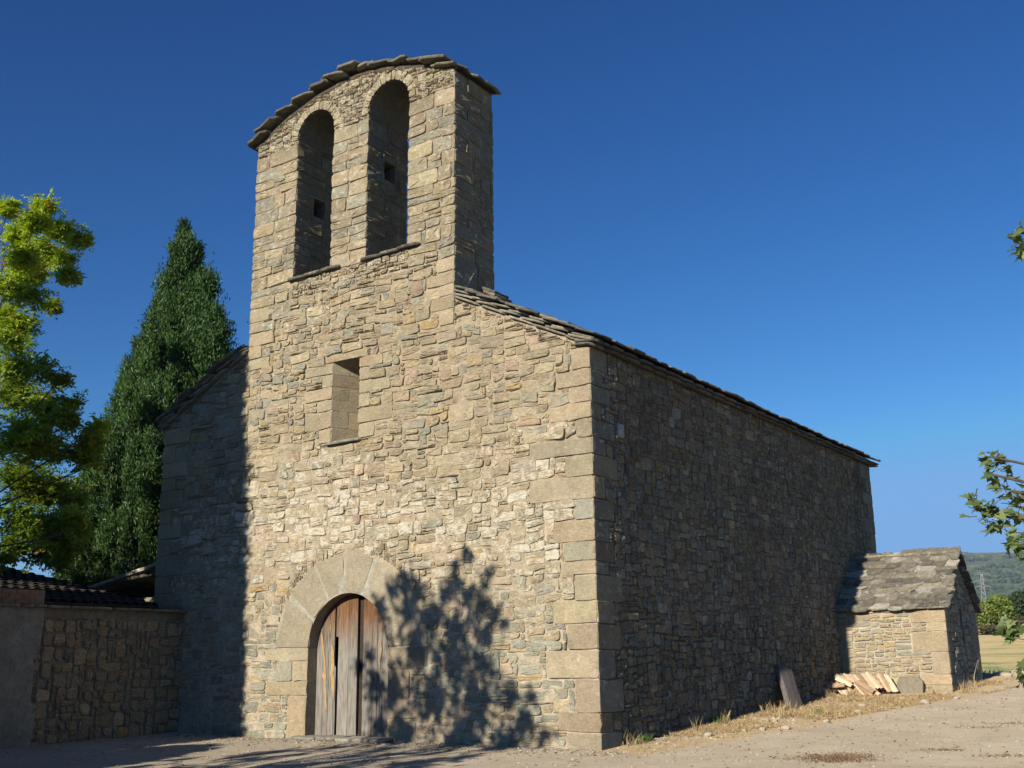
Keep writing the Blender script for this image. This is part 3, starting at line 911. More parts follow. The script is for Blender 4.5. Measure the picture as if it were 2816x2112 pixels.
# verge slabs bedded on the front rake, edge on to the viewer, two courses
def verge(mb, x0_, x1_, yf):
    for lay, (offz, t, lo_, depth) in enumerate(((-0.005, 0.035, 0.55, 0.5), (0.06, 0.035, 0.5, 0.46), (0.115, 0.03, 0.45, 0.40))):
        n_ = int(abs(x1_ - x0_) / lo_ * 1.12)
        for q in range(n_):
            s_ = (q + 0.5) / n_
            x_ = x0_ + (x1_ - x0_) * s_
            z_ = rake(x_) + offz + random.uniform(-0.006, 0.01)
            sg = 1 if x0_ > xm else -1
            dn = dnR if sg > 0 else dnL; up_ = upR if sg > 0 else upL
            kk = R(random.uniform(0.5, 2.0) if lay == 0 else random.uniform(3, 8))
            d2 = dn * math.cos(kk) + up_ * math.sin(kk); n2 = up_ * math.cos(kk) - dn * math.sin(kk)
            slab(mb, (x_, yf + depth / 2 - 0.02 + random.uniform(-0.02, 0.03), z_), (0, 1, 0), d2, n2, depth, lo_ * random.uniform(1.0, 1.3), t, irr=0.06,
                 colr=random.choice([(0.36, 0.335, 0.27), (0.31, 0.29, 0.235), (0.27, 0.255, 0.21)]))
verge(roof, 0.12, -2.78, -0.10)
verge(roof, XL - 0.12, -8.22, -0.10)
for q in range(28):
    y_ = 1.3 + q * 0.48
    slab(roof, (xm, y_, 9.13), (0, 1, 0), (1, 0, 0.0), (0, 0, 1), 0.55, 0.5, 0.05)
# mortared ramp of slabs against the gable's flank
for q in range(7):
    slab(roof, (-2.62 + 0.035 * q, 1.02 + 0.02 * q, 7.62 + 0.07 * (6 - q)), (0, 1, 0), dnR, upR, 0.6, 0.32 + 0.03 * q, 0.05)
roof_o = roof.build('roof', M['slab'], church, CH)

# ------------------------------------------------------------------ bell gable
BY = 1.20
bl = MB()
def courses(z0, z1, a, b):
    out = [z0]
    while out[-1] < z1 - 0.12: out.append(min(z1, out[-1] + rng.uniform(a, b)))
    out[-1] = z1
    return out
cz = courses(ZB, 12.0, 0.13, 0.31)
def piece_course(u0, u1, zs, ext0, ext1, wlo, whi, fill=0.35):
    out = []
    for a, b in zip(zs[:-1], zs[1:]):
        u = u0; cuts = [u0]
        while u1 - cuts[-1] > whi * 1.1:
            cuts.append(cuts[-1] + rng.uniform(wlo, whi))
        if u1 - cuts[-1] > whi * 0.75 and rng.random() < 0.75: cuts.append(cuts[-1] + (u1 - cuts[-1]) * rng.uniform(0.35, 0.65))
        cuts.append(u1)
        for q, (c, d) in enumerate(zip(cuts[:-1], cuts[1:])):
            c2 = c - (ext0 if q == 0 else 0); d2 = d + (ext1 if q == len(cuts) - 2 else 0)
            if 0 < q < len(cuts) - 2 and rng.random() < fill and b - a > 0.16:
                mm = a + (b - a) * rng.uniform(0.35, 0.65)
                out += [(c2, a, d2, mm), (c2, mm, d2, b)]
            elif rng.random() < 0.15 and d2 - c2 > 0.3:
                s_ = rng.uniform(0.75, 0.85)
                out += [(c2, a, c2 + (d2 - c2) * s_, b), (c2 + (d2 - c2) * s_, a, d2, b)]
            else: out.append((c2, a, d2, b))
    return out
PIERC = lambda n: palette(n, (0.66, 0.29, 0.025, 0.025)) * np.array([0.93, 0.925, 0.90])
z_sill = 8.93
def course_line(z0, zs):  # courses clipped to start at z0
    return [z0] + [q for q in zs if q > z0 + 0.06]
pz = course_line(z_sill, cz)
pr_ = []
pr_ += piece_course(-8.2, O1[0], course_line(ZB, cz), EX, EX, 0.35, 0.75)
pr_ += piece_course(O1[1], O2[0], pz, EX, EX, 0.35, 0.7)
pr_ += piece_course(O2[1], -2.8, course_line(ZB, cz), EX, EX, 0.35, 0.75)
pq = rect_quads(pr_)
pq = pq + rng.normal(0, 0.008, pq.shape) + np.stack([np.zeros(pq.shape[:2]), 0.035 * fbm(pq.reshape(-1, 2), 1.5, 9, 2).reshape(pq.shape[:2])], 2)
stones(bl, pq, FRONT, rng.uniform(0.010, 0.038, len(pq)), PIERC(len(pq)), 0.35, gap=0.009, rough=0.007, rnd=0.34, edge=0.017, tilt=0.03)
# strip under the sills and rubble above the springing
def occ_b(UU, VV):
    top = np.interp(UU, beltop_x, beltop_z)
    m_ = VV > top - 0.01
    m_ |= in_rects(UU, VV, [(-8.2, ZB, O1[0], 12.0), (O1[1], z_sill, O2[0], 12.0), (O2[1], ZB, -2.8, 12.0)])
    for o in (O1, O2):
        c = 0.5 * (o[0] + o[1]); r = 0.5 * (o[1] - o[0])
        m_ |= (UU > o[0]) & (UU < o[1]) & (VV > o[2] - 0.02) & (VV < o[3])
        m_ |= (VV >= o[3]) & (np.hypot(UU - c, VV - o[3]) < r + 0.20)
    return m_
b2 = pack(-8.2, -2.8, ZB, 13.1, 0.05, 0.034, occ_b, SMALL)
bq = warp(rect_quads(b2), 0.02, 2.5, 21)
bc = bq.mean(1)
cream = np.array([(0.50, 0.43, 0.29)])
bcol = palette(len(bq), (0.7, 0.2, 0.06, 0.04))
tt = np.clip((bc[:, 1] - 11.9) / 0.6, 0, 1)[:, None] * 0.7
bcol = bcol * (1 - tt) + cream * rng.uniform(0.85, 1.15, (len(bq), 1)) * tt
stones(bl, bq, FRONT, rng.uniform(0.015, 0.05, len(bq)), bcol, 0.5, gap=0.009, rough=0.010, rnd=0.45, edge=0.016, tilt=0.08)
# rough little voussoirs round the two heads
vv_ = []
for o in (O1, O2):
    c = 0.5 * (o[0] + o[1]); r = 0.5 * (o[1] - o[0]); n_ = 15
    an = np.linspace(0, math.pi, n_ + 1) 
    an[1:-1] += rng.uniform(-0.05, 0.05, n_ - 1)
    for a, b in zip(an[:-1], an[1:]):
        ro = r + 0.20 * rng.uniform(0.8, 1.1); ri = r - 0.012
        vv_.append([(c + ri * math.cos(a), o[3] + ri * math.sin(a)), (c + ro * math.cos(a), o[3] + ro * math.sin(a)),
                    (c + ro * math.cos(b), o[3] + ro * math.sin(b)), (c + ri * math.cos(b), o[3] + ri * math.sin(b))])
# mask pieces poking above the wall head
vv_ = np.array(vv_)
stones(bl, vv_, FRONT, rng.uniform(0.02, 0.045, len(vv_)), np.tile(np.array([(0.48, 0.41, 0.28)]), (len(vv_), 1)) * rng.uniform(0.85, 1.15, (len(vv_), 1)), 0.4, gap=0.008, rough=0.008, rnd=0.35, edge=0.014, tilt=0.06)
mcb = lambda P: np.tile(np.array([0.44, 0.34, 0.245, 0.0]), (len(P), 1))
grid_wall(bl, FRONT, -8.2, -2.8, lambda u: ZB, beltop, [h1, h2], 0.045, 0.014, -0.004, mcb, 33)
grid_wall(bl, BACKY(BY), 2.8, 8.2, lambda u: 7.4, lambda u: beltop(-u),
          [(-O1[1], -O1[0], lambda u: O1[2], lambda u: arch(O1)(-u)), (-O2[1], -O2[0], lambda u: O2[2], lambda u: arch(O2)(-u))], 0.08, 0.014, 0.0, mcb, 34)
bpk = []
for ua_, ub_ in ((2.8, -O2[1]), (-O2[0], -O1[1]), (-O1[0], 8.2)):
    bpk += piece_course(ua_, ub_, pz, EX, EX, 0.35, 0.75)
bpk += piece_course(2.8, 8.2, courses(7.5, z_sill, 0.18, 0.28), EX, EX, 0.35, 0.75)
bpq = rect_quads(bpk)
stones(bl, bpq, BACKY(BY), 0.024, PIERC(len(bpq)), 0.2, gap=0.007, rough=0.004, rnd=0.22, edge=0.012, tilt=0.012)
# flanks and reveals
def flank(x_, sgn, z0, z1, mirror=False, hole=None):
    zs = [z0] + [q for q in cz if q > z0 + 0.08 and q < z1 - 0.05] + [z1]
    pc = piece_course(0.0, BY, zs, EX, EX, 0.35, 0.8, 0.4)
    if hole:
        pc2 = []
        for a, b, c, d in pc:
            if c > hole[0] and a < hole[1] and d > hole[2] and b < hole[3]:
                if a < hole[0] - 0.06: pc2.append((a, b, hole[0], d))
                if c > hole[1] + 0.06: pc2.append((hole[1], b, c, d))
            else: pc2.append((a, b, c, d))
        pc = pc2
    q_ = rect_quads(pc)
    fr_ = SIDEX(x_)
    if sgn < 0:
        fr_ = SIDEXN(x_)
        q_ = rect_quads([(-c, b, -a, d) for a, b, c, d in pc])
    stones(bl, q_, fr_, rng.uniform(0.008, 0.022, len(q_)), PIERC(len(q_)) * np.array([0.90, 0.87, 0.82]), 0.25, gap=0.010, rough=0.007, rnd=0.34, edge=0.017, tilt=0.03)
    hs = []
    if hole and sgn > 0:
        hs = [(hole[0], hole[1], lambda u: hole[2], lambda u: hole[3])]
        a, b, c, d = hole; D_ = 0.30
        X = x_ - D_
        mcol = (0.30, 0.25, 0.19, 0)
        quad(bl, (x_, a, c), (X, a, c), (X, a, d), (x_, a, d), col=mcol, mat=1)
        quad(bl, (x_, b, c), (x_, b, d), (X, b, d), (X, b, c), col=mcol, mat=1)
        quad(bl, (x_, a, c), (x_, b, c), (X, b, c), (X, a, c), col=mcol, mat=1)
        quad(bl, (x_, a, d), (X, a, d), (X, b, d), (x_, b, d), col=mcol, mat=1)
        quad(bl, (X, a, c), (X, b, c), (X, b, d), (X, a, d), col=mcol, mat=1)
    u0_, u1_ = (0.0, BY) if sgn > 0 else (-BY, 0.0)
    grid_wall(bl, fr_, u0_, u1_, lambda u: z0 - 0.1, lambda u: z1, hs, 0.06, 0.012, -0.002, mcb, 35)
flank(-2.8, 1, 7.5, 12.34)
flank(-8.2, -1, 7.5, 12.26)
flank(O1[0], 1, z_sill, O1[3], hole=(0.52, 0.84, 10.55, 10.95))
flank(O2[0], 1, z_sill, O2[3], hole=(0.50, 0.84, 10.85, 11.25))
flank(O1[1], -1, z_sill, O1[3]); flank(O2[1], -1, z_sill, O2[3])
for o in (O1, O2):
    c = 0.5 * (o[0] + o[1]); r = 0.5 * (o[1] - o[0])
    n_ = 20; m2 = 14
    V_ = []
    for i_ in range(n_ + 1):
        t = math.pi * i_ / n_
        for j_ in range(m2 + 1): V_.append((c + r * math.cos(t), -0.03 + (BY + 0.05) * j_ / m2, o[3] + r * math.sin(t)))
    V_ = np.array(V_); dsp = 0.022 * fbm(V_, 5, 61, 3)
    V_[:, 2] += dsp; 
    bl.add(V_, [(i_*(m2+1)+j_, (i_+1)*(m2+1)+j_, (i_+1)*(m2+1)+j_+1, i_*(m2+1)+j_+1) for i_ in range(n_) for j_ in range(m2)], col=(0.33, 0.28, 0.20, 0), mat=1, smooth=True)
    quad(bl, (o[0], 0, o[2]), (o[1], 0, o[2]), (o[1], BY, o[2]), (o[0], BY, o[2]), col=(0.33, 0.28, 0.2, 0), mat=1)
belfry = bl.build('bell_gable', [M['stone'], M['mortar']], church, CH)

br2 = MB()
# cover: deck following the curved head, then slabs stepping down both ways
bx = np.linspace(-8.28, -2.72, 25)
V_ = []
for x_ in bx:
    z_ = beltop(x_) - (0.02 if -8.2 < x_ < -2.8 else 0.04)
    for y_ in (-0.02, BY + 0.02): V_ += [(x_, y_, z_), (x_, y_, z_ + 0.06)]
F_ = []
for i_ in range(len(bx) - 1):
    a = 4 * i_; b = a + 4
    F_ += [(a, a+2, b+2, b), (a+1, b+1, b+3, a+3), (a, b, b+1, a+1), (a+2, a+3, b+3, b+2)]
br2.add(V_, F_, col=(0.12, 0.10, 0.08, 0))
edge_l = [(-8.50, 12.26), (-8.10, 12.47), (-7.62, 12.72), (-7.14, 12.90), (-6.66, 13.02), (-6.12, 13.10), (-5.62, 13.13)]
edge_r = [(-2.66, 12.33), (-2.96, 12.47), (-3.38, 12.66), (-3.86, 12.82), (-4.38, 12.96), (-4.88, 13.06), (-5.30, 13.12)]
for ed_, sg in ((edge_l, -1), (edge_r, 1)):
    for q, (x_, z_) in enumerate(ed_[:-1]):
        x2, z2 = ed_[q + 1]
        dn = np.array([x_ - x2, 0, (z_ - z2)]); dn = dn / np.linalg.norm(dn)
        kk = R(random.uniform(6, 12)); up_ = np.array([-dn[2], 0, dn[0]]) * (1 if dn[0] > 0 else -1)
        d2 = dn * math.cos(kk) + up_ * math.sin(kk); n2 = up_ * math.cos(kk) - dn * math.sin(kk)
        y_ = -0.20
        while y_ < BY - 0.1:
            w = random.uniform(0.5, 0.75)
            if y_ < 0: y_ += random.uniform(-0.06, 0.06)
            slab(br2, (x_ * 0.5 + x2 * 0.5 + random.uniform(-0.03, 0.03) - (0.16 * (1 if dn[0] > 0 else -1) if q == 0 else 0), y_ + w / 2, (z_ + z2) / 2 + 0.03), (0, 1, 0), d2, n2, w * 1.05, random.uniform(0.50, 0.8), random.uniform(0.03, 0.06),
                 irr=0.14, colr=random.choice([(0.24, 0.23, 0.16), (0.30, 0.28, 0.20), (0.20, 0.19, 0.14)]))
            y_ += w
for q in range(4):
    slab(br2, (-5.46 + random.uniform(-.05, .05), -0.05 + 0.42 * q, 13.18), (0, 1, 0), (1, 0, 0), (0, 0, 1), 0.5, 0.6, 0.05, irr=0.1)
br_o = br2.build('gable_roof', M['slab'], belfry, CH)
st = MB()
st.tube([(-5.15, 0.35, 13.15), (-5.15, 0.35, 13.46)], 0.02, col=(0.1, 0.1, 0.1, 0))
M['iron_gap_shade'] = simple_mat('rusty_iron_gap_shade', (0.06, 0.045, 0.035), 0.4, 20, 0.7)
st.build('metal_stub', M['iron_gap_shade'], belfry, CH)

for o in (O1, O2):
    sb = MB()
    for q in range(3):
        w = (o[1] - o[0] + 0.12) / 2.6
        slab(sb, (o[0] - 0.02 + w * (q + 0.45), 0.12, o[2] + 0.0 + 0.008 * q), (1, 0, 0), (0, -1, -0.06), (0, -0.06, 1), w * 1.25, 0.52, 0.05, irr=0.05, colr=(0.16, 0.15, 0.13))
        slab(sb, (o[0] - 0.02 + w * (q + 0.5), 0.62, o[2] + 0.008 * q), (1, 0, 0), (0, -1, -0.06), (0, -0.06, 1), w * 1.25, 0.6, 0.04, irr=0.05)
    sb.build('sill_slab', M['slab'], belfry, CH)
sb = MB()
slab(sb, (0.5 * (WX0 + WX1) - 0.01, 0.06, WZ0 - 0.035), (1, 0, 0), (0, -1, 0), (0, 0, 1), 0.96, 0.36, 0.045, irr=0.03, colr=(0.33, 0.32, 0.28))
sb.build('window_sill', M['slab'], front_wall, CH)

# ------------------------------------------------------------------ door
def wood_mat():
    mt, nt, b = mat_new('weathered_door_wood', 0.85)
    at = N(nt, "ShaderNodeVertexColor", layer_name="Col")
    t = nt.nodes.new("ShaderNodeTexCoord")
    sp = nt.nodes.new("ShaderNodeSeparateXYZ"); nt.links.new(t.outputs["Object"], sp.inputs[0])
    v = objcoord(nt, (14, 14, 0.9))
    grain = noise(nt, v, 3.0, 8, 0.7, 0.5)
    grey = mix(nt, 1.0, (0.33, 0.31, 0.275), ramp(nt, grain, [(0.3, 0.35), (0.5, 1.0), (0.7, 1.5)]), 'MULTIPLY')
    brown = mix(nt, 1.0, (0.235, 0.12, 0.055), ramp(nt, grain, [(0.3, 0.4), (0.7, 1.6)]), 'MULTIPLY')
    # old stain survives near the arched head, silvered wood below
    n1 = noise(nt, objcoord(nt, (7, 7, 0.8)), 1.6, 7, 0.7)
    zz_ = mul(nt, sp.outputs[2], mul(nt, n1, 1.7), 'ADD')
    c = mix(nt, ramp(nt, mul(nt, mul(nt, zz_, 1.0), 3.6, 'DIVIDE'), [(0.65, 0.0), (0.86, 1.0)]), grey, brown)
    c = mix(nt, 1.0, c, at.outputs["Color"], 'MULTIPLY')
    nt.links.new(scaled(nt, c, (0.72, 0.70, 0.68)), b.inputs["Base Color"])
    bump(nt, b, grain, 0.7, 0.008)
    return mt
M['wood'] = wood_mat()
door = MB()
door_e = bpy.data.objects.new('door', None); C.objects.link(door_e); door_e.parent = church
door_e.location = Vector((DC, 0.22, 0.05)) - Vector(CH)
DO = np.array([DC, 0.22, 0.05])
DI = DR - 0.015
def leaf_top(x): return DS + 0.0 + math.sqrt(max(0.0004, DI * DI - (x - DC) ** 2))
def plank(mb, x0, x1, z0, z1f, y0, t=0.035, tone=1.0, lean=0.0):
    n_ = 5
    V_ = []
    for i_ in range(n_ + 1):
        x_ = x0 + (x1 - x0) * i_ / n_
        zt = z1f(x_)
        for zz_ in np.linspace(0, 1, 9):
            z_ = z0 + (zt - z0) * zz_
            V_.append((x_ + lean * zz_, y0 + (0.004 if 0 < i_ < n_ else 0.009) * -1 + 0.002 * math.sin(9 * z_ + x_ * 30), z_))
    F_ = [(i_*9+j_, (i_+1)*9+j_, (i_+1)*9+j_+1, i_*9+j_+1) for i_ in range(n_) for j_ in range(8)]
    g_ = tone
    mb.add(V_, F_, col=(g_, g_, g_, 0), smooth=False)
    mb.box((x0 + 0.002, y0, z0 + 0.002), (x1 - 0.002, y0 + t, min(z1f(x0), z1f(x1)) - 0.002), col=(g_, g_, g_, 0))
px = [xl + 0.01, -6.03, -5.885, -5.745, -5.655, -5.40, -5.18]
ld = MB()
tones = [0.95, 0.9, 1.0, 0.85, 1.05, 0.95]
for q, (a, b) in enumerate(zip(px[:-1], px[1:])):
    f = leaf_top
    if q == 3:
        # broken board: only a stump below and a piece up by the arch
        plank(ld, a + 0.002, b - 0.05, 0.06, lambda x: 1.30 - 1.2 * (x + 5.745), 0.22, tone=0.9)
        plank(ld, a + 0.03, b - 0.002, 1.80, f, 0.225, tone=0.9)
        continue
    plank(ld, a + 0.004, b - 0.004, 0.06, f, 0.22 + random.uniform(-0.004, 0.004), tone=tones[q])
left_leaf = ld.build('door_leaf', M['wood'], door_e, DO)
rd = MB()
pxr = [-5.05, -4.83, -4.70, -4.58, -4.42, xr - 0.01]
for q, (a, b) in enumerate(zip(pxr[:-1], pxr[1:])):
    plank(rd, a + 0.004, b - 0.004, 0.06, leaf_top, 0.225 + random.uniform(-0.003, 0.003), tone=random.uniform(0.85, 1.05))
rd.build('door_leaf', M['wood'], door_e, DO)
def sliver(mb, pts):
    V_ = []
    for x_, z_, w_ in pts: V_ += [(x_ - w_ / 2, 0.205, z_), (x_ + random.uniform(-.3, .3) * w_, 0.193, z_), (x_ + w_ / 2, 0.205, z_)]
    F_ = []
    for i_ in range(len(pts) - 1):
        a = 3 * i_
        F_ += [(a, a+1, a+4, a+3), (a+1, a+2, a+5, a+4)]
    mb.add(V_, F_, col=(0.52, 0.36, 0.17, 0))
def sliver_part(pts):
    spl = MB(); sliver(spl, pts)
    o_ = spl.build('splintered_wood', M['dry'], left_leaf, DO)
    o_['label'] = 'raw yellow splintered strip on the broken boards'
sliver_part([(-6.08, 1.95, 0.015), (-6.06, 1.75, 0.05), (-6.0, 1.45, 0.045), (-5.97, 1.2, 0.05), (-5.985, 1.12, 0.11), (-5.97, 1.02, 0.06), (-5.94, 0.75, 0.04), (-5.92, 0.55, 0.05), (-5.91, 0.48, 0.012)])
sliver_part([(-5.80, 1.66, 0.02), (-5.79, 1.55, 0.07), (-5.775, 1.3, 0.075), (-5.79, 1.15, 0.08), (-5.76, 1.0, 0.085), (-5.745, 0.85, 0.05), (-5.73, 0.68, 0.012)])
sliver_part([(-5.87, 2.1, 0.01), (-5.86, 1.98, 0.03), (-5.85, 1.8, 0.01)])
sliver_part([(-4.62, 1.7, 0.015), (-4.60, 1.55, 0.04), (-4.63, 1.35, 0.02), (-4.62, 1.2, 0.01)])
# dark strip set behind the open gap between the leaves, painting its shade
as_ = MB(); as_.box((-5.178, 0.275, 0.05), (-5.05, 0.32, 2.5), col=(0.05, 0.045, 0.04, 0))
as_.build('door_gap_shade', M['iron_gap_shade'], door_e, DO)
th = MB()
for q in range(4):
    slab(th, (xl + 0.15 + 0.55 * q, -0.03 + 0.03 * (q % 2), 0.0 + 0.01 * (q % 2)), (1, 0, 0), (0, -1, -0.02), (0, -0.02, 1), 0.66, 0.55, 0.06, irr=0.08, colr=(0.36, 0.34, 0.29))
th_o = th.build('doorstep', M['slab'], church, CH)

# ------------------------------------------------------------------ annex (small gabled building against the side wall)
AN = np.array([1.2, 12.45, 0.5])
annex = empty('stone_outbuilding', AN, 'small gabled stone lean-to with mossy slab roof against the shaded side wall', 'outbuilding')
aw = MB()
aq = [2.36, 2.07, 1.86, 1.42, 0.95, 0.72, 0.42, 0.2]
alen = [0.75, 0.42, 0.75, 0.36, 0.62, 0.42, 0.62]
ar = [(AX1 - w, b, AX1 + EX, a) for a, b, w in zip(aq[:-1], aq[1:], alen)]
pl_ = [(0.95, 0.3, 1.48, 0.88), (1.5, 0.3, 1.66, 0.86)]
def occ_a(UU, VV): return in_rects(UU, VV, ar + pl_) | (VV > AZE)
a1 = pack(0.0, AX1, 0.2, AZE + 0.02, 0.045, 0.036, occ_a, LONG)
a1q = warp(rect_quads(a1), 0.02, 2.0, 5)
stones(aw, a1q, FRONTY(AY0), rng.uniform(0.02, 0.05, len(a1q)), palette(len(a1q), (0.66, 0.30, 0.02, 0.02)) * 1.08, 0.1, gap=0.010, rough=0.005, rnd=0.42, edge=0.014, tilt=0.03)
stones(aw, rect_quads(ar + pl_), FRONTY(AY0), 0.026, palette(len(ar) + 2, (1, 0, 0, 0)) * 1.08, 0.0, gap=0.006, rough=0.003, rnd=0.12, edge=0.008, tilt=0.004)
grid_wall(aw, FRONTY(AY0), 0.0, AX1, lambda u: 0.0, lambda u: AZE, [], 0.05, 0.014, 0.002, (0.62, 0.54, 0.42), 41)
ang = [(AY0 - EX, b, AY0 + w, a) for a, b, w in zip(aq[:-1], aq[1:], [0.4, 0.7, 0.36, 0.3, 0.42, 0.7, 0.4])]
ang += [(AY1 - w, b, AY1 + EX, a) for a, b, w in zip(aq[:-1], aq[1:], [0.5, 0.4, 0.6, 0.36, 0.5, 0.4, 0.5])]
AM = 0.5 * (AY0 + AY1)
asl = (AZR - AZE) / (AM - AY0)
def atop(y_): return AZE + asl * min(y_ - AY0, AY1 - y_)
def occ_g(UU, VV):
    return in_rects(UU, VV, ang) | (VV > AZE + asl * np.minimum(UU - AY0, AY1 - UU) - 0.03) | ((np.abs(UU - AM) < 0.1) & (VV > 1.55) & (VV < 2.45))
a2 = pack(AY0, AY1, 0.3, AZR, 0.05, 0.036, occ_g, RUBBLE)
a2q = warp(rect_quads(a2), 0.02, 2.0, 6)
stones(aw, a2q, SIDEX(AX1), rng.uniform(0.015, 0.045, len(a2q)), palette(len(a2q), (0.5, 0.42, 0.03, 0.05)), 0.45, gap=0.01, rough=0.006, rnd=0.42, edge=0.014, tilt=0.04)
stones(aw, rect_quads(ang), SIDEX(AX1), 0.024, palette(len(ang), (0.8, 0.2, 0, 0)), 0.05, gap=0.006, rough=0.003, rnd=0.12, edge=0.008, tilt=0.004)
grid_wall(aw, SIDEX(AX1), AY0, AY1, lambda u: 0.0, atop, [(AM - 0.09, AM + 0.09, lambda u: 1.6, lambda u: 2.4)], 0.05, 0.014, 0.0, (0.40, 0.335, 0.25), 42)
for a_, b_, c_, d_ in (((AX1, AM-.09, 1.6), (AX1-.25, AM-.04, 1.6), (AX1-.25, AM-.04, 2.4), (AX1, AM-.09, 2.4)),
                       ((AX1-.25, AM+.04, 1.6), (AX1, AM+.09, 1.6), (AX1, AM+.09, 2.4), (AX1-.25, AM+.04, 2.4)),
                       ((AX1-.25, AM-.04, 1.6), (AX1-.25, AM+.04, 1.6), (AX1-.25, AM+.04, 2.4), (AX1-.25, AM-.04, 2.4)),
                       ((AX1, AM+.09, 2.4), (AX1, AM-.09, 2.4), (AX1-.25, AM-.04, 2.4), (AX1-.25, AM+.04, 2.4)),
                       ((AX1, AM-.09, 1.6), (AX1, AM+.09, 1.6), (AX1-.25, AM+.04, 1.6), (AX1-.25, AM-.04, 1.6))):
    quad(aw, a_, b_, c_, d_, col=(0.33, 0.28, 0.2, 0), mat=1)
grid_wall(aw, BACKY(AY1), -AX1, 0.0, lambda u: 0.0, lambda u: AZE, [], 0.15, 0.014, 0.0, (0.40, 0.335, 0.25), 43)
aw.build('wall', [M['stone'], M['mortar']], annex, AN)
arf = MB()
sA = math.hypot(1, asl)
dnF = np.array([0, -1, -asl]) / sA; upF = np.array([0, -asl, 1]) / sA
dnB = np.array([0, 1, -asl]) / sA; upB = np.array([0, asl, 1]) / sA
for dn, up_, y_, sg in ((dnF, upF, AY0, 1), (dnB, upB, AY1, -1)):
    e0 = np.array([0.01, y_, AZE]) + dn * 0.04; e1_ = np.array([AX1 + 0.03, y_, AZE]) + dn * 0.04
    t0_ = np.array([0.01, AM, AZR]); t1_ = np.array([AX1 + 0.03, AM, AZR])
    P0 = [e0, e1_, t1_, t0_]; P1 = [p + up_ * 0.05 for p in P0]
    arf.add(P0 + P1, [(0,1,2,3)[::-sg], (4,5,6,7)[::sg], (0,1,5,4)[::sg], (1,2,6,5)[::sg], (2,3,7,6)[::sg], (3,0,4,7)[::sg]], col=(0.13, 0.12, 0.1, 0))
L_ = (AZR - AZE) * sA / asl
def slab_rows(mb, eave, du, dn, up_, length, L, step, wr, ll, t, over):
    r_ = 0; s_ = -over
    while s_ < L - 0.05:
        u_ = -0.02
        while u_ < length + 0.02:
            w = min(random.uniform(*wr), length + 0.1 - u_)
            if w < 0.12: break
            lx = ll * random.uniform(0.85, 1.2)
            k_ = R(random.uniform(4, 11))
            c_ = np.asarray(eave) + np.asarray(du) * (u_ + w / 2) - dn * (s_ + lx / 2 + random.uniform(-0.06, 0.06)) + up_ * (0.055 + random.uniform(0, 0.012))
            d2 = dn * math.cos(k_) + up_ * math.sin(k_); n2 = up_ * math.cos(k_) - dn * math.sin(k_)
            lt = random.random() < 0.12
            slab(mb, c_, du, d2, n2, w * 1.12, lx, t * random.uniform(0.8, 1.6), irr=0.14,
                 colr=(0.40, 0.38, 0.33) if lt else random.choice([(0.27, 0.25, 0.20), (0.19, 0.18, 0.145), (0.31, 0.285, 0.225), (0.235, 0.22, 0.18), (0.16, 0.15, 0.125)]))
            u_ += w
        s_ += step * random.uniform(0.9, 1.1); r_ += 1
slab_rows(arf, (0.0, AY0, AZE), (1, 0, 0), dnF, upF, AX1 + 0.06, L_, 0.19, (0.20, 0.56), 0.38, 0.035, 0.15)
slab_rows(arf, (0.0, AY1, AZE), (1, 0, 0), dnB, upB, AX1 + 0.06, L_, 0.26, (0.3, 0.55), 0.42, 0.035, 0.15)
for q in range(6):
    slab(arf, (0.22 + q * 0.42, AM, AZR + 0.075), (1, 0, 0), (0, -1, 0.0), (0, 0, 1), 0.46, 0.26, 0.05, irr=0.06, colr=(0.33, 0.29, 0.21))
# flat eave course
for q in range(6):
    slab(arf, (0.2 + q * 0.42, AY0 + 0.02, AZE - 0.012), (1, 0, 0), (0, -1, 0), (0, 0, 1), 0.45, 0.34, 0.04, irr=0.04, colr=(0.30, 0.28, 0.22))
arf.build('roof', M['slab'], annex, AN)

# ------------------------------------------------------------------ shed on the left
SX = -9.75
SH = np.array([-12.5, -2.2, 0.0])
shed = empty('roadside_shed', SH, 'low shed in deep shade with rubble and plaster wall and curved tile roof', 'shed')
shw = MB()
SZ = 2.36
def pl_edge(v_): return -3.22 + 0.07 * vnoise(np.stack([v_, v_ * 0 + 3.3], 1), 2.2, 71) + 0.03 * vnoise(np.stack([v_, v_ * 0 + 1.3], 1), 9, 72)
def occ_s(UU, VV): return (VV > SZ - 0.14) | (UU < pl_edge(VV.ravel()).reshape(VV.shape) - 0.04)
s1 = pack(-4.2, 0.0, -0.3, SZ, 0.05, 0.045, occ_s, FIELD)
s1q = warp(rect_quads(s1), 0.035, 2.5, 12, 0.018)
stones(shw, s1q, SIDEX(SX), rng.uniform(0.02, 0.06, len(s1q)), palette(len(s1q), (0.7, 0.1, 0.1, 0.1)) * np.array([1.0, 0.9, 0.8]), 0.0, gap=0.016, rough=0.008, rnd=0.48, edge=0.02, tilt=0.06)
def shb(P): return np.where(P[:, 0] < pl_edge(P[:, 1]), 0.045 + 0.012 * fbm(P, 1.2, 73, 3), -0.012)
def shc(P):
    t = (P[:, 0] < pl_edge(P[:, 1]))[:, None]
    return np.c_[np.where(t, np.array([[0.40, 0.36, 0.29]]) * (1 + 0.35 * fbm(P, 1.1, 74, 4))[:, None], np.array([[0.31, 0.255, 0.18]])), np.zeros(len(P))]
grid_wall(shw, SIDEX(SX), -4.2, 0.0, lambda u: -0.5, lambda u: SZ, [], 0.04, 0.02, shb, shc, 51)
shw.box((-16.5, -4.19, -0.5), (SX - 0.01, -0.45, SZ), col=(0.34, 0.29, 0.22, 0), mat=1)
shw.build('wall', [M['stone'], M['mortar']], shed, SH)
cop = MB()
y_ = -4.2
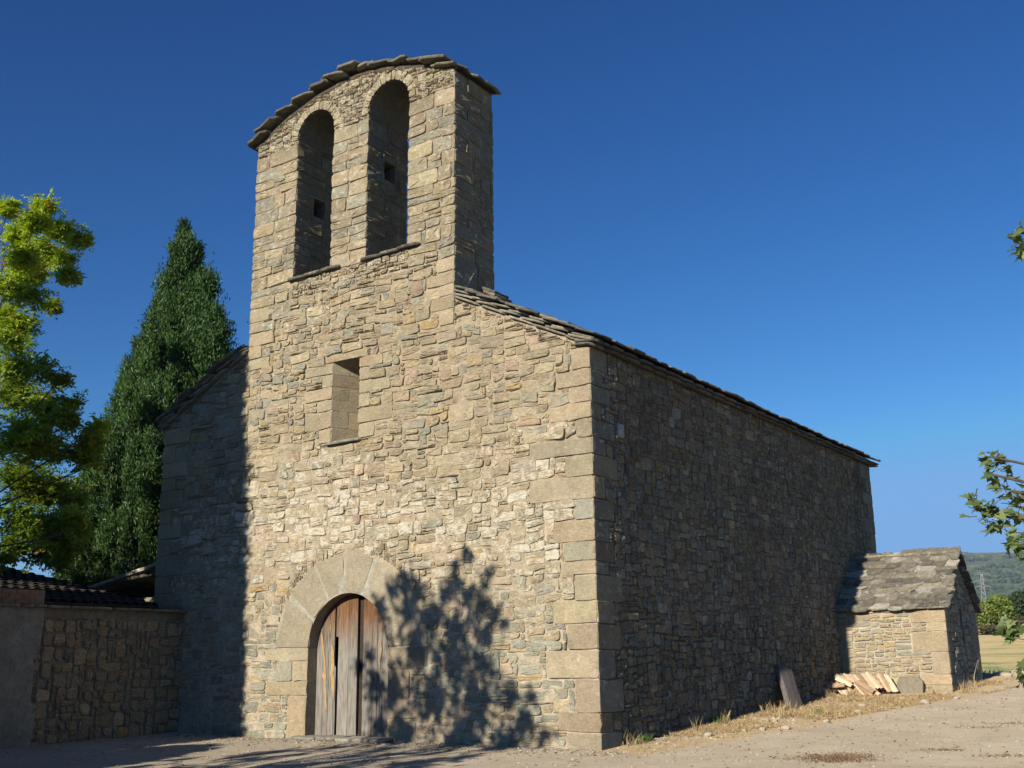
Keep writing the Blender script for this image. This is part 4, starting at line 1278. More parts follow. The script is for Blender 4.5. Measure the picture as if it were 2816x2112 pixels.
while y_ < -0.02:
    w = random.uniform(0.35, 0.6)
    slab(cop, (SX - 0.03, min(y_ + w / 2, -w / 2), SZ + 0.005), (0, 1, 0), (1, 0, -0.03), (0.03, 0, 1), w * 1.04, 0.36, 0.05, irr=0.04, colr=(0.28, 0.23, 0.16))
    y_ += w
cop.build('coping', M['slab'], shed, SH)
bk_ = MB()
for r_ in range(3):
    y_ = -4.2 + (0.13 if r_ % 2 else 0)
    while y_ < -3.3:
        bk_.box((SX - 0.32, y_, SZ + 0.075 + r_ * 0.085), (SX - 0.10, y_ + 0.25, SZ + 0.075 + r_ * 0.085 + 0.068), col=(0.36 * random.uniform(.8, 1.1), 0.19, 0.11, 0))
        y_ += 0.265
bk_.box((SX - 0.31, -4.2, SZ + 0.03), (SX - 0.12, -3.1, SZ + 0.32), col=(0.3, 0.25, 0.2, 0))
bk_.build('brick_course', M['clay'], shed, SH)
# curved tiles: rows climb away from the wall; dark tiles painted blacker for their shade
tl = MB()
sl = 0.19
sS = math.hypot(1, sl)
rx = SX - 0.35; row = 0
nrows = 18
for row in range(nrows):
    x0_ = rx - row * 0.40; z0_ = SZ + 0.10 + row * 0.40 * sl
    y1_ = -0.42
    n_t = 16
    for q in range(n_t):
        yc = y1_ - 0.115 - q * 0.23
        V_ = []; nseg = 6
        for end, (xx, zo) in enumerate(((x0_ + 0.06, 0.0), (x0_ - 0.42, -0.02))):
            for lay in (0, 1):
                rad = (0.095 - 0.012 * lay) * (1.0 if end == 0 else 0.85)
                for k_ in range(nseg + 1):
                    t = math.pi * k_ / nseg
                    V_.append((xx, yc + rad * math.cos(t), z0_ + (0.0 if end == 0 else 0.42 * sl) + zo + 0.03 + rad * 0.85 * math.sin(t)))
        s_ = nseg + 1
        F_ = []
        for k_ in range(nseg):
            F_ += [(k_, k_+1, 2*s_+k_+1, 2*s_+k_), (s_+k_+1, s_+k_, 3*s_+k_, 3*s_+k_+1), (k_, s_+k_, s_+k_+1, k_+1)]
        g_ = random.uniform(0.75, 1.15)
        tl.add(V_, F_, col=(0.045 * g_, 0.038 * g_, 0.033 * g_, 0), smooth=False)
    V_ = [(x0_ + 0.04, y1_, z0_), (x0_ + 0.04, y1_ - n_t * 0.23, z0_), (x0_ - 0.40, y1_ - n_t * 0.23, z0_ + 0.40 * sl), (x0_ - 0.40, y1_, z0_ + 0.40 * sl)]
    V2 = [(a_, b_, c_ + 0.03) for a_, b_, c_ in V_]
    tl.add(V_ + V2, [(0,1,2,3), (7,6,5,4), (0,4,5,1), (3,7,4,0)], col=(0.07, 0.055, 0.045, 0))
V_ = [(rx + 0.1, -0.43, SZ + 0.0), (rx - nrows * 0.4, -0.43, SZ), (rx - nrows * 0.4, -0.43, SZ + 0.08 + nrows * 0.4 * sl), (rx + 0.1, -0.43, SZ + 0.09)]
tl.add(V_ + [(a_, -0.46, c_) for a_, _, c_ in V_], [(0,1,2,3), (7,6,5,4)], col=(0.08, 0.065, 0.05, 0))
tl.build('tiled_roof', M['clay'], shed, SH)

# side chapel roof of big slabs, low behind the shed
SC = np.array([-12.4, 1.6, 0.0])
chapel = empty('side_chapel', SC, 'low stone side chapel with slab roof, verge painted pale as sunlight, between shed and dark evergreen', 'outbuilding')
cb = MB()
cb.box((-14.2, 0.55, -0.3), (XL - 0.06, 4.2, 2.78), col=(0.42, 0.36, 0.27, 0), mat=0)
cb.build('wall', M['mortar'], chapel, SC)
cs = MB()
V_ = []
s2_ = 0.17; sq_ = math.hypot(1, s2_)
dnc = np.array([-1, 0, -s2_]) / sq_; upc = np.array([-s2_, 0, 1]) / sq_
slab_slope(cs, (-14.3, 0.38, 2.76), (0, 1, 0), dnc, upc, 3.9, 3.5, 0.42, (0.6, 0.9), 0.75, 0.06, 3.0, 0.0)
for q in range(6):
    slab(cs, (-14.0 + 0.6 * q, 0.42, 2.90 + 0.6 * q * s2_), (0, 1, 0), dnc, upc, 0.5, 0.78, 0.07, irr=0.06, colr=(0.55, 0.52, 0.44))  # verge slabs coloured pale to stand in for sunlight on them
cs.build('roof', M['slab'], chapel, SC)

# ------------------------------------------------------------------ vegetation
def leaf_cloud(mb, centers, dirs, nrm, size, shape, cols, mat=0):
    """place a flat leaf outline (list of 2D points) at each centre"""
    S = len(centers); sh = np.asarray(shape, float); k = len(sh)
    d = dirs / (np.linalg.norm(dirs, axis=1, keepdims=True) + 1e-9)
    n = nrm - (nrm * d).sum(1, keepdims=True) * d
    n /= np.linalg.norm(n, axis=1, keepdims=True) + 1e-9
    s = np.cross(n, d)
    sz = np.asarray(size).reshape(-1, 1, 1)
    bend = (np.abs(sh[:, 1]) * 0.5) ** 1.0
    V_ = centers[:, None] + sz * (sh[None, :, :1] * d[:, None] + sh[None, :, 1:] * s[:, None] - (0.35 * np.abs(sh[None, :, 1:])) * n[:, None] * -1)
    F_ = np.arange(S * k).reshape(S, k)
    mb.add(V_.reshape(-1, 3), F_, col=np.repeat(cols, k, 0), mat=mat)

def tree_limbs(mb, base, targets, r0=0.14, via=None, wob=0.25):
    base = np.asarray(base, float)
    for t in targets:
        t = np.asarray(t, float)
        v_ = base + (t - base) * 0.45 if via is None else np.asarray(via, float) + (t - np.asarray(via, float)) * 0.35
        v_ = v_ + rng.normal(0, wob, 3)
        st_ = base if via is None else np.asarray(via, float)
        pts = []
        for s_ in np.linspace(0, 1, 6):
            pts.append((1 - s_) ** 2 * st_ + 2 * s_ * (1 - s_) * v_ + s_ * s_ * t)
        mb.tube(pts, list(np.linspace(r0, 0.012, 6)), 5, col=(0.1, 0.08, 0.06, 0))

def cypress(name, base, profile, n_tuft, rx_, lean=(0, 0), cam_dir=None, lumps=1.0, label='', extra=(), dens=1.0, plumes=0, col0=(0.046, 0.092, 0.024)):
    base = np.asarray(base, float)
    root = empty(name, base, label, 'tree')
    zs = np.array([p[0] for p in profile]); rs = np.array([p[1] for p in profile]); cxs = np.array([p[2] for p in profile])
    tb = MB()
    tb.tube([base, base + A(0, 0, 2), base + A(cxs[len(cxs) // 2], 0, zs.max() * 0.9)], [0.28, 0.24, 0.04], 8, col=(0.1, 0.08, 0.06, 0))
    tb.build('trunk', M['bark'], root, base)
    z_ = rng.uniform(zs.min(), zs.max(), n_tuft * 6)
    if plumes: rs = rs * 0.93
    rr_ = np.interp(z_, zs, rs)
    keep = rng.random(len(z_)) < (rr_ + 0.15) / (rs.max() + 0.15)
    z_ = z_[keep][:n_tuft]; rr_ = rr_[keep][:n_tuft]
    th_ = rng.uniform(0, 2 * math.pi, len(z_))
    # vertical plumes: ridges running up the tree
    q = np.stack([np.cos(th_) * 1.6 * rr_ + 3, np.sin(th_) * 1.6 * rr_, z_ * 0.6 + 5], 1)
    lump = fbm(q, 0.9, 101, 3)
    fine = fbm(q, 2.6, 131, 2); lump = lump + 0.5 * fine
    rad = rr_ * (0.88 + 0.24 * lumps * lump + 0.10 * lumps * fine) * (1 - 0.22 * rng.random(len(z_)) ** 2) + rng.normal(0, 0.03, len(z_))
    cx_ = np.interp(z_, zs, cxs)
    cen_ = base + np.stack([cx_ + rad * np.cos(th_), rad * np.sin(th_), z_], 1)
    out_ = np.stack([np.cos(th_), np.sin(th_), np.zeros(len(z_))], 1)
    z_old = z_
    if plumes:
        npl = plumes; per_ = n_tuft // npl
        pz_ = zs.min() + (zs.max() - 0.75 - zs.min()) * rng.random(npl * 4)
        k_ = rng.random(len(pz_)) < np.interp(pz_, zs, rs) / rs.max() + 0.10
        pz_ = pz_[k_][:npl]; npl = len(pz_)
        pr2 = np.interp(pz_, zs, rs); pth = rng.uniform(0, 2 * math.pi, npl)
        sz_ = rng.uniform(0.10, 0.26, npl) * (0.55 + 0.45 * pr2 / rs.max()); hh_ = rng.uniform(0.25, 0.65, npl)
        prr = pr2 * rng.uniform(0.84, 1.0, npl) + 0.02 + 0.16 * (rng.random(npl) < 0.12)
        ids = np.repeat(np.arange(npl), per_)
        g3 = rng.normal(0, 1, (len(ids), 3)); g3 /= np.linalg.norm(g3, axis=1, keepdims=True); g3 *= rng.random((len(ids), 1)) ** 0.4
        up_t = (g3[:, 2] + 1) / 2
        wdt = sz_[ids] * (1.15 - 0.75 * up_t)
        rad = prr[ids] + g3[:, 0] * wdt + 0.10 * up_t
        th_ = pth[ids] + g3[:, 1] * wdt / np.maximum(prr[ids], 0.15)
        z_ = pz_[ids] + g3[:, 2] * hh_[ids]
        z_ = np.minimum(z_, zs.max() + 0.04 * g3[:, 0])
        lump = rng.normal(0, 0.55, npl)[ids] + 0.8 * (up_t - 0.5)
        cx_ = np.interp(z_, zs, cxs)
        cen1 = base + np.stack([cx_ + rad * np.cos(th_), rad * np.sin(th_), z_], 1)
        out1 = np.stack([np.cos(th_), np.sin(th_), np.zeros(len(z_))], 1)
        ns_ = min(len(cen_), n_tuft // 3)
        cen_ = np.concatenate([cen1, (cen_[:ns_] - base) * np.array([0.93, 0.93, 1.0]) + base]); out_ = np.concatenate([out1, out_[:ns_]])
        lump = np.concatenate([lump, np.full(ns_, -0.5)]); z_ = np.concatenate([z_, z_old[:ns_]])
    col_ = np.tile(np.array([*col0, 0.0]), (len(z_), 1))
    g_ = np.clip(1.0 + 0.45 * lump + 0.30 * rng.normal(0, 1, len(z_)), 0.35, 2.2)[:, None]
    col_[:, :3] = col_[:, :3] * g_ * np.array([1.0, 1.0, 0.95])
    for (ex, ey, ez, er, en) in extra:
        en = int(en * 4.5); er = er * 1.7
        m_ = rng.normal(0, 0.6, (en, 3)) * er * np.array([1, 1, 1.5])
        cen_ = np.concatenate([cen_, A(ex, ey, ez) + m_]); out_ = np.concatenate([out_, np.tile(A(0.8, -0.4, 0.1), (en, 1))])
        cc = np.tile(np.array([*col0, 0.0]), (en, 1)) * rng.uniform(0.8, 1.5, (en, 1)); col_ = np.concatenate([col_, cc])
    fb = MB()
    for k_ in range(7):
        nn = len(cen_)
        d_ = out_ * rng.uniform(0.1, 0.9, (nn, 1)) + np.array([0, 0, 1.0]) * rng.uniform(0.4, 1.1, (nn, 1)) + rng.normal(0, 0.35, (nn, 3))
        nrm_ = out_ + rng.normal(0, 0.6, (nn, 3))
        c_ = cen_ + rng.normal(0, 0.06, (nn, 3))
        leaf_cloud(fb, c_, d_, nrm_, rng.uniform(0.06, 0.13, nn) * rx_, [(0, -0.10), (0.45, -0.17), (1.0, -0.04), (1.0, 0.04), (0.5, 0.17), (0, 0.10)], col_ * rng.uniform(0.8, 1.25, (nn, 1)))
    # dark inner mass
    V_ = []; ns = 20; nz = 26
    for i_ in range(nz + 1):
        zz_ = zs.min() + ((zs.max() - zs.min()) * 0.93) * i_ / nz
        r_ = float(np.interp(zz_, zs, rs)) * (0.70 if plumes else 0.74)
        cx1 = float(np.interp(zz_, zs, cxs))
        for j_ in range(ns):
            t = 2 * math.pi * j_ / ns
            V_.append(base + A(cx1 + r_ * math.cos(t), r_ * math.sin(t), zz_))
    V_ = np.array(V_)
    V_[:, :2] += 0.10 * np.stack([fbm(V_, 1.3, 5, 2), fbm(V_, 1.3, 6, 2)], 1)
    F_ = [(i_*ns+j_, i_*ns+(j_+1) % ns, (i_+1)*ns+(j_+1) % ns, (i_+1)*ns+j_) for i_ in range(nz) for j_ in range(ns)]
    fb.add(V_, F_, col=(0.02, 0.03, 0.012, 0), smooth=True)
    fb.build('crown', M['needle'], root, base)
    return root

prof = [(0.6, 2.5, -0.1), (3.0, 2.9, -0.1), (5.1, 2.65, -0.05), (6.5, 2.4, 0.0), (7.9, 2.0, 0.05), (9.3, 1.5, 0.1), (10.2, 1.12, 0.15), (11.2, 0.80, 0.1), (12.2, 0.50, 0.1), (13.2, 0.38, 0.1), (13.9, 0.20, -0.05), (14.4, 0.05, -0.05)]
rng = np.random.default_rng(21)
cypress('cypress_tree', (-17.0, 5.0, 0.0), prof, 54000, 0.88, plumes=900, label='tall dark green conical cypress standing behind the left side of the church',
        extra=[(-15.35, 4.6, 11.9, 0.13, 60), (-15.6, 4.7, 11.5, 0.2, 90), (-15.0, 4.6, 10.75, 0.14, 70), (-15.05, 4.7, 10.3, 0.2, 110), (-15.2, 4.8, 9.8, 0.25, 140), (-15.5, 4.8, 10.0, 0.3, 160),
               (-16.6, 4.8, 13.1, 0.16, 60), (-17.35, 4.8, 12.3, 0.15, 60)])
prof2 = [(0.5, 1.9, 0), (3.5, 2.05, 0.02), (6.0, 1.95, -0.08), (8.5, 1.8, -0.10), (10.6, 1.60, -0.06), (12.2, 1.45, -0.1), (13.6, 0.9, 0), (15.2, 0.05, 0)]
cypress('cypress_tree', (-9.86, -9.4, -0.2), prof2, 11000, 1.6, label='broad dark evergreen beside the yard whose shadow falls on the church front', lumps=0.35)

prof3 = [(0.1, 1.2, 0), (0.6, 1.65, 0), (1.4, 1.6, 0.05), (2.1, 1.3, 0.1), (2.7, 0.8, 0.0), (3.1, 0.1, 0)]
cypress('clipped_shrub', (-7.1, -9.3, -0.2), prof3, 3500, 1.5, label='low rounded dark shrub at the edge of the yard next to the broad evergreen', lumps=0.5)

rng = np.random.default_rng(22)
# locust tree at the left edge: clumps given in metres
ROB = [(20,450,25),(95,445,20),(75,480,25),(130,500,30),(172,517,18),(40,510,40),(90,545,40),(140,560,20),(150,595,18),(60,590,45),(20,620,40),(70,640,26),(110,662,16),(40,700,36),(20,740,36),(55,745,18),(30,800,42),(90,800,28),(130,818,12),(40,860,55),(100,880,42),(145,905,26),(60,950,60),(120,965,42),(195,950,22),(212,925,9),(178,985,24),(40,1040,62),(110,1060,52),(155,1082,22),(60,1130,62),(120,1140,42),(163,1120,18),(100,1190,36),(148,1182,20),(128,1215,14),(30,1180,24),(8,1210,12),(172,1150,10),(200,1005,10),(85,465,16),(50,560,30),(15,680,30),(160,870,7)]
def to_world(px_, py_, yy):
    """where the line of sight through a point of the frame crosses the plane y = yy (used once, to measure the tree)"""
    x_, y_ = px_ * 1.273, py_ * 1.273
    d_ = np.array(cf) + np.array(cr) * (x_ - 1408) / 3045.77 - np.array(cu) * (y_ - 1056) / 3045.77
    return CAM + d_ * (yy - CAM[1]) / d_[1]
cl = []
for (a, b, r_) in ROB:
    yy = rng.uniform(-3.15, -1.9) if a > 120 else rng.uniform(-3.4, -0.8)
    cl.append((*to_world(a, b, yy), max(0.12, r_ * 0.0102)))
for q in range(34):
    zz_ = rng.uniform(3.4, 6.2)
    cl.append((rng.uniform(-17.5, -13.6), rng.uniform(-6.5, -3.3), zz_, rng.uniform(0.4, 0.8)))
TB = np.array([-13.6, -5.0, -0.2])
loc = empty('locust_tree', TB, 'tall feathery tree with yellow green sunlit top and dark lower leaves at left edge', 'tree')
lm = MB()
fork = TB + A(0.2, 0.9, 3.6)
lm.tube([TB, TB + A(0.05, 0.3, 1.8), fork], [0.30, 0.24, 0.2], 8, col=(0.1, 0.08, 0.06, 0))
tree_limbs(lm, TB, [np.array(c[:3]) for q, c in enumerate(cl) if q % 5 == 0 or c[3] < 0.16], 0.026, via=fork, wob=0.25)
lm.build('trunk', M['bark'], loc, TB)
fb = MB()
cl_a = np.array(cl)
cen_ = []; sizes = []
for c in cl_a:
    n_ = int(600 * (c[3] / 0.5) ** 2.0) + 26
    u_ = rng.normal(0, 1, (n_, 3)); u_ /= np.linalg.norm(u_, axis=1, keepdims=True)
    rr_ = c[3] * np.abs(rng.normal(0, 0.62, n_))
    p_ = c[:3] + u_ * rr_[:, None] * np.array([1, 1, 0.85])
    cen_.append(p_)
cen_ = np.concatenate(cen_)
nn = len(cen_)
keepn = fbm(cen_, 2.8, 201, 2) > np.where(cen_[:, 2] < 8.3, -0.26, -0.30)
cen_ = cen_[keepn]; nn = len(cen_)
rach = rng.normal(0, 1, (nn, 3)) * np.array([1, 1, 0.5]) + np.array([0.3, -0.2, -0.15])
rach /= np.linalg.norm(rach, axis=1, keepdims=True)
nrm_ = rng.normal(0, 0.5, (nn, 3)) + np.array([0, -0.2, 1])
yel = np.clip((fbm(cen_, 0.55, 211, 2) + 0.35) * 0.9 + (cen_[:, 2:3].ravel() - 7.5) * 0.12, 0, 1)[:, None]
colr = (1 - yel) * np.array([0.16, 0.25, 0.035]) + yel * np.array([0.40, 0.52, 0.045])
colr *= rng.uniform(0.75, 1.25, (nn, 1))
orange = (rng.random(nn) < 0.03)[:, None]
colr = np.where(orange, np.array([[0.34, 0.22, 0.04]]), colr)
colr = np.c_[colr, np.zeros(nn)]
side_ = np.cross(rach, nrm_); side_ /= np.linalg.norm(side_, axis=1, keepdims=True) + 1e-9
LSH = [(0, -0.05), (0.5, -0.26), (1.0, 0.0), (0.5, 0.26)]
for k_ in range(5):
    t = 0.02 + 0.045 * k_
    for sg in (-1, 1):
        leaf_cloud(fb, cen_ + rach * t + rng.normal(0, 0.008, (nn, 3)), rach * 0.45 + side_ * sg + rng.normal(0, 0.2, (nn, 3)), nrm_ + rng.normal(0, 0.3, (nn, 3)), rng.uniform(0.065, 0.115, nn), LSH, colr)
fb.build('crown', M['leaf'], loc, TB)

rng = np.random.default_rng(23); random.seed(23)
# plane trees: lobed leaves
LOBE = [(0.0, 0.0), (0.10, -0.30), (0.02, -0.52), (0.34, -0.36), (0.50, -0.50), (0.58, -0.22), (0.80, -0.14), (1.05, 0.0), (0.80, 0.14), (0.58, 0.22), (0.50, 0.50), (0.34, 0.36), (0.02, 0.52), (0.10, 0.30)]
def plane_tree(name, base, fork, clumps, per, size, label, cols=((0.11, 0.17, 0.045), (0.24, 0.30, 0.10)), trunk_r=0.16, limb_r=0.05):
    base = np.asarray(base, float)
    root = empty(name, base, label, 'tree')
    lm = MB()
    lm.tube([base, (base + fork) / 2 + A(0.05, 0.03, 0), fork], [trunk_r, trunk_r * 0.85, trunk_r * 0.7], 8, col=(0.1, 0.08, 0.06, 0))
    tree_limbs(lm, base, [np.array(c[:3]) for c in clumps if c[3] > 0.12 or random.random() < 0.25], limb_r, via=fork, wob=0.15)
    lm.build('trunk', M['bark'], root, base)
    fb = MB()
    P = []
    for c in clumps:
        n_ = max(5, int(per * (c[3] / 0.4) ** 2))
        u_ = rng.normal(0, 1, (n_, 3)); u_ /= np.linalg.norm(u_, axis=1, keepdims=True)
        P.append(np.array(c[:3]) + u_ * (c[3] * np.minimum(np.abs(rng.normal(0, 0.68, n_)), 1.6))[:, None])
    P = np.concatenate(P); nn = len(P)
    d_ = rng.normal(0, 1, (nn, 3)) * np.array([1, 1, 0.5]) + np.array([-0.4, -0.2, -0.35])
    n_ = rng.normal(0, 0.45, (nn, 3)) + np.array([0, -0.55, 0.85])
    t = rng.random((nn, 1)) ** 1.3
    col_ = np.c_[(1 - t) * np.array(cols[0]) + t * np.array(cols[1]), np.zeros(nn)]
    leaf_cloud(fb, P, d_, n_, rng.uniform(0.6, 1.25, nn) * size, LOBE, col_)
    # petioles / twigs
    for q in range(0, nn, 2):
        dd_ = d_[q] / np.linalg.norm(d_[q])
        fb.tube([P[q] - dd_ * 0.10 + A(0, 0, 0.0), P[q] + dd_ * 0.01], 0.0035, 3, col=(0.16, 0.14, 0.06, 0))
    fb.build('crown', M['leaf'], root, base)
    return root
# the tree whose twigs enter the frame on the right
def dist_world(px_, py_, dist):
    x_, y_ = px_ * 1.273, py_ * 1.273
    d_ = np.array(cf) + np.array(cr) * (x_ - 1408) / 3045.77 - np.array(cu) * (y_ - 1056) / 3045.77
    return CAM + d_ / np.linalg.norm(d_) * dist
RT = [(2205, 505, 10.6, .05), (2209, 530, 10.6, .055), (2200, 545, 10.5, .05), (2216, 550, 10.6, .1),
      (2138, 986, 10.9, .035), (2146, 1003, 10.9, .04), (2168, 1000, 11, .05), (2180, 1012, 11, .05), (2145, 1025, 10.9, .05), (2187, 1035, 11, .05), (2165, 1050, 11, .06), (2185, 1060, 11, .07), (2175, 1075, 11, .06), (2205, 1075, 11, .08), (2195, 1095, 11, .07),
      (2100, 1078, 10.8, .05), (2112, 1085, 10.8, .05), (2130, 1092, 10.8, .07), (2145, 1095, 10.8, .07), (2108, 1103, 10.8, .05), (2125, 1112, 10.8, .06), (2150, 1118, 10.8, .08), (2165, 1110, 10.8, .06), (2190, 1105, 10.8, .05), (2130, 1128, 10.8, .05), (2165, 1135, 10.8, .06), (2150, 1140, 10.8, .04), (2208, 1120, 10.9, .06),
      (2198, 1150, 10.8, .06), (2190, 1168, 10.7, .08), (2205, 1185, 10.7, .1), (2188, 1182, 10.7, .05), (2214, 1160, 10.7, .1),
      (2183, 1338, 10.6, .035), (2178, 1348, 10.6, .025), (2178, 1366, 10.6, .03), (2196, 1368, 10.6, .05), (2190, 1378, 10.6, .03), (2208, 1362, 10.6, .06),
      (2209, 1445, 10.6, .035), (2214, 1470, 10.6, .05)]
rc = [(*dist_world(a, b, d_), r_ * 1.25) for a, b, d_, r_ in RT]
for q in range(60):
    a_ = rng.uniform(0, 2 * math.pi); rr_ = rng.uniform(0.3, 2.0)
    rc.append((9.9 + rr_ * math.cos(a_) * 0.95, -3.9 + rr_ * math.sin(a_), rng.uniform(2.2, 6.8), rng.uniform(0.3, 0.55)))
rc = [c for c in rc if c[3] < 0.2 or c[0] > 8.0]
for q in range(34):
    rc.append((rng.uniform(7.85, 8.9), rng.uniform(-5.3, -3.7), rng.uniform(0.9, 6.0), rng.uniform(0.21, 0.34)))
plane_tree('plane_tree', (10.0, -3.6, 0.0), np.array([9.9, -3.7, 1.9]), rc, 85, 0.104, 'young plane tree with lobed grey green leaves poking in at right edge', ((0.10, 0.155, 0.05), (0.27, 0.32, 0.14)), limb_r=0.014)
# the tree in front of the church that throws the dappled shadow by the door
SHP = [(-2.52, 3.14, .13), (-2.72, 2.98, .10), (-2.45, 3.0, .08), (-2.03, 2.73, .13), (-2.15, 2.6, .08), (-4.45, 2.25, .26), (-4.15, 2.55, .2), (-3.85, 2.72, .24), (-3.6, 2.5, .3), (-3.8, 2.2, .35), (-4.35, 1.9, .22), (-2.75, 2.65, .16), (-2.9, 2.45, .2),
       (-2.45, 2.45, .25), (-2.2, 2.25, .28), (-1.95, 2.05, .2), (-1.7, 1.95, .08), (-3.3, 2.05, .42), (-2.7, 1.85, .42), (-3.6, 1.55, .5), (-2.75, 1.35, .45), (-2.15, 1.75, .22), (-2.2, 1.3, .3), (-4.9, 1.55, .16), (-5.15, 1.35, .13), (-4.7, 1.05, .3), (-4.15, 0.85, .5),
       (-3.2, 0.75, .55), (-2.3, 0.7, .5), (-1.65, 0.75, .3), (-1.25, 0.78, .14), (-1.35, 0.4, .3), (-1.0, 0.2, .18), (-4.6, 0.35, .35), (-3.9, 0.15, .5), (-2.6, 0.1, .6), (-1.7, 0.05, .45)]
tn = math.tan(R(SUN_EL))
sc_ = []
for (x_, z_, r_) in SHP:
    yy = rng.uniform(-12.6, -10.6)
    sc_.append((x_ + SUN_DX * yy, yy, z_ - tn * yy, r_))
for q in range(26):
    yy = rng.uniform(-12.6, -10.4); yg = rng.uniform(-4.6, -0.6)
    x_ = rng.uniform(-4.6, -1.2) if rng.random() < 0.8 else rng.uniform(-5.6, -4.4)
    sc_.append((x_ + SUN_DX * (yy - yg), yy, 0.0 + tn * (yg - yy), rng.uniform(0.16, 0.36)))
plane_tree('plane_tree', (-3.2, -11.8, -0.3), np.array([-3.2, -11.7, 2.3]), sc_, 210, 0.125, 'leafy plane tree in the yard casting dappled shade beside the church door', limb_r=0.022)

# ------------------------------------------------------------------ things on the ground
def rock_mesh(name, seed, flat=0.6):
    rs_ = np.random.default_rng(seed)
    import bmesh
    bm = bmesh.new(); bmesh.ops.create_icosphere(bm, subdivisions=2, radius=0.5)
    V_ = np.array([v.co[:] for v in bm.verts])
    n_ = fbm(V_, 2.0, seed, 2)
    V_ = V_ * (1 + 0.35 * n_[:, None]) * np.array([1, rs_.uniform(0.6, 0.95), flat])
    V_ = np.clip(V_, -0.42, 0.42)
    F_ = np.array([[v.index for v in f.verts] for f in bm.faces]); bm.free()
    mb = MB(); mb.add(V_, F_, col=(0.52, 0.46, 0.37, 0))
    return mb

stone_spots = [(0.75, 2.15, .16), (1.05, 2.9, .10), (1.3, 3.1, .13), (1.5, 3.5, .09), (1.62, 3.35, .15), (1.0, 3.6, .12), (1.85, 4.6, .13), (0.95, 4.5, .10), (1.9, 6.2, .16), (1.6, 7.4, .18), (2.1, 7.0, .12), (2.6, 8.2, .2), (1.9, 9.1, .16), (2.9, 9.4, .12), (1.45, 5.3, .09), (2.45, 10.35, .17)]
sprotos = [rock_mesh('s', 3 + k_, 0.55) for k_ in range(3)]
first = {}
for q, (x_, y_, s_) in enumerate(stone_spots):
    k_ = q % 3
    if k_ not in first:
        o = sprotos[k_].build('loose_stone', M['rock']); first[k_] = o
    else:
        o = first[k_].copy(); C.objects.link(o)
    o.location = (x_, y_, G(x_, y_) + s_ * 0.16); o.scale = (s_, s_, s_); o.rotation_euler = (random.uniform(-.2, .2), random.uniform(-.2, .2), random.uniform(0, 6.28))
    tag(o, 'pale loose stone lying in the dry grass strip beside the church side wall', 'stone', 'loose stones in the dry verge')
row_spots = [(3.0 + 0.0, 15.3, .34), (3.3, 15.0, .26), (3.65, 15.6, .38), (2.85, 14.6, .30), (4.05, 15.3, .40), (4.4, 15.8, .30), (4.7, 15.4, .34), (5.05, 15.9, .30), (3.45, 14.5, .22), (5.4, 15.5, .36), (2.6, 14.9, .26), (3.9, 14.7, .2), (5.8, 15.8, .34), (6.2, 15.5, .3)]
for q, (x_, y_, s_) in enumerate(row_spots):
    o = first[q % 3].copy(); C.objects.link(o)
    o.location = (x_, y_, G(x_, y_) + s_ * 0.12); o.scale = (s_ * 1.2, s_, s_ * 0.9); o.rotation_euler = (0, 0, random.uniform(0, 6.28))
    tag(o, 'weathered fieldstone in the low row along the edge of the field', 'stone', 'fieldstones edging the yard')

# dressed boulder leaning on the annex, plank leaning on the side wall
lb_ = MB()
slab(lb_, (1.60, AY0 - 0.12, 0.68), (1, 0, 0), (0, 0.10, 1), (0, -1, 0.10), 0.58, 0.46, 0.12, irr=0.06, colr=(0.33, 0.29, 0.22), lower=1.25)
o = lb_.build('leaning_slab', M['rock'], None, (1.60, AY0 - 0.12, 0.5))
tag(o, 'large rounded grey tan stone slab propped against the small outbuilding wall', 'stone slab')
pk_ = MB()
pb = np.array([0.42, 6.95, G(0.42, 6.95) - 0.03])
pt = np.array([0.10, 7.22, pb[2] + 0.80])
dv_ = pt - pb; dl_ = np.linalg.norm(dv_); dv_ /= dl_
sv_ = np.array([0.10, 0.99, 0.0]); sv_ -= sv_ @ dv_ * dv_; sv_ /= np.linalg.norm(sv_); nv_ = np.cross(sv_, dv_)
V_ = []
for s_ in np.linspace(0, 1, 8):
    w_ = 0.27 + 0.012 * math.sin(9 * s_); 
    for a_, b_ in ((-1, -1), (-0.9, 1), (0, 1.25), (0.9, 1), (1, -1)):
        V_.append(pb + dv_ * (dl_ * s_ + (0.04 * random.random() if s_ in (0, 1) else 0)) + sv_ * a_ * w_ + nv_ * b_ * 0.045)
F_ = [(i_*5+j_, i_*5+(j_+1) % 5, (i_+1)*5+(j_+1) % 5, (i_+1)*5+j_) for i_ in range(7) for j_ in range(5)] + [(4,3,2,1,0), (35,36,37,38,39)]
pk_.add(V_, F_, col=(1.05, 1.05, 1.05, 0))
M['plankwood'] = simple_mat('silvered_plank', (0.19, 0.175, 0.16), 0.45, 6, 0.9, 0.01, 20, (6, 6, 0.6))
o = pk_.build('wooden_plank', M['plankwood'], None, pb)
tag(o, 'silvered old wooden board leaning against the shaded church side wall', 'plank')
bd = MB(); bd.box((-0.35, -0.03, 0.0), (0.35, 0.03, 0.10), col=(0.30, 0.22, 0.14, 0))

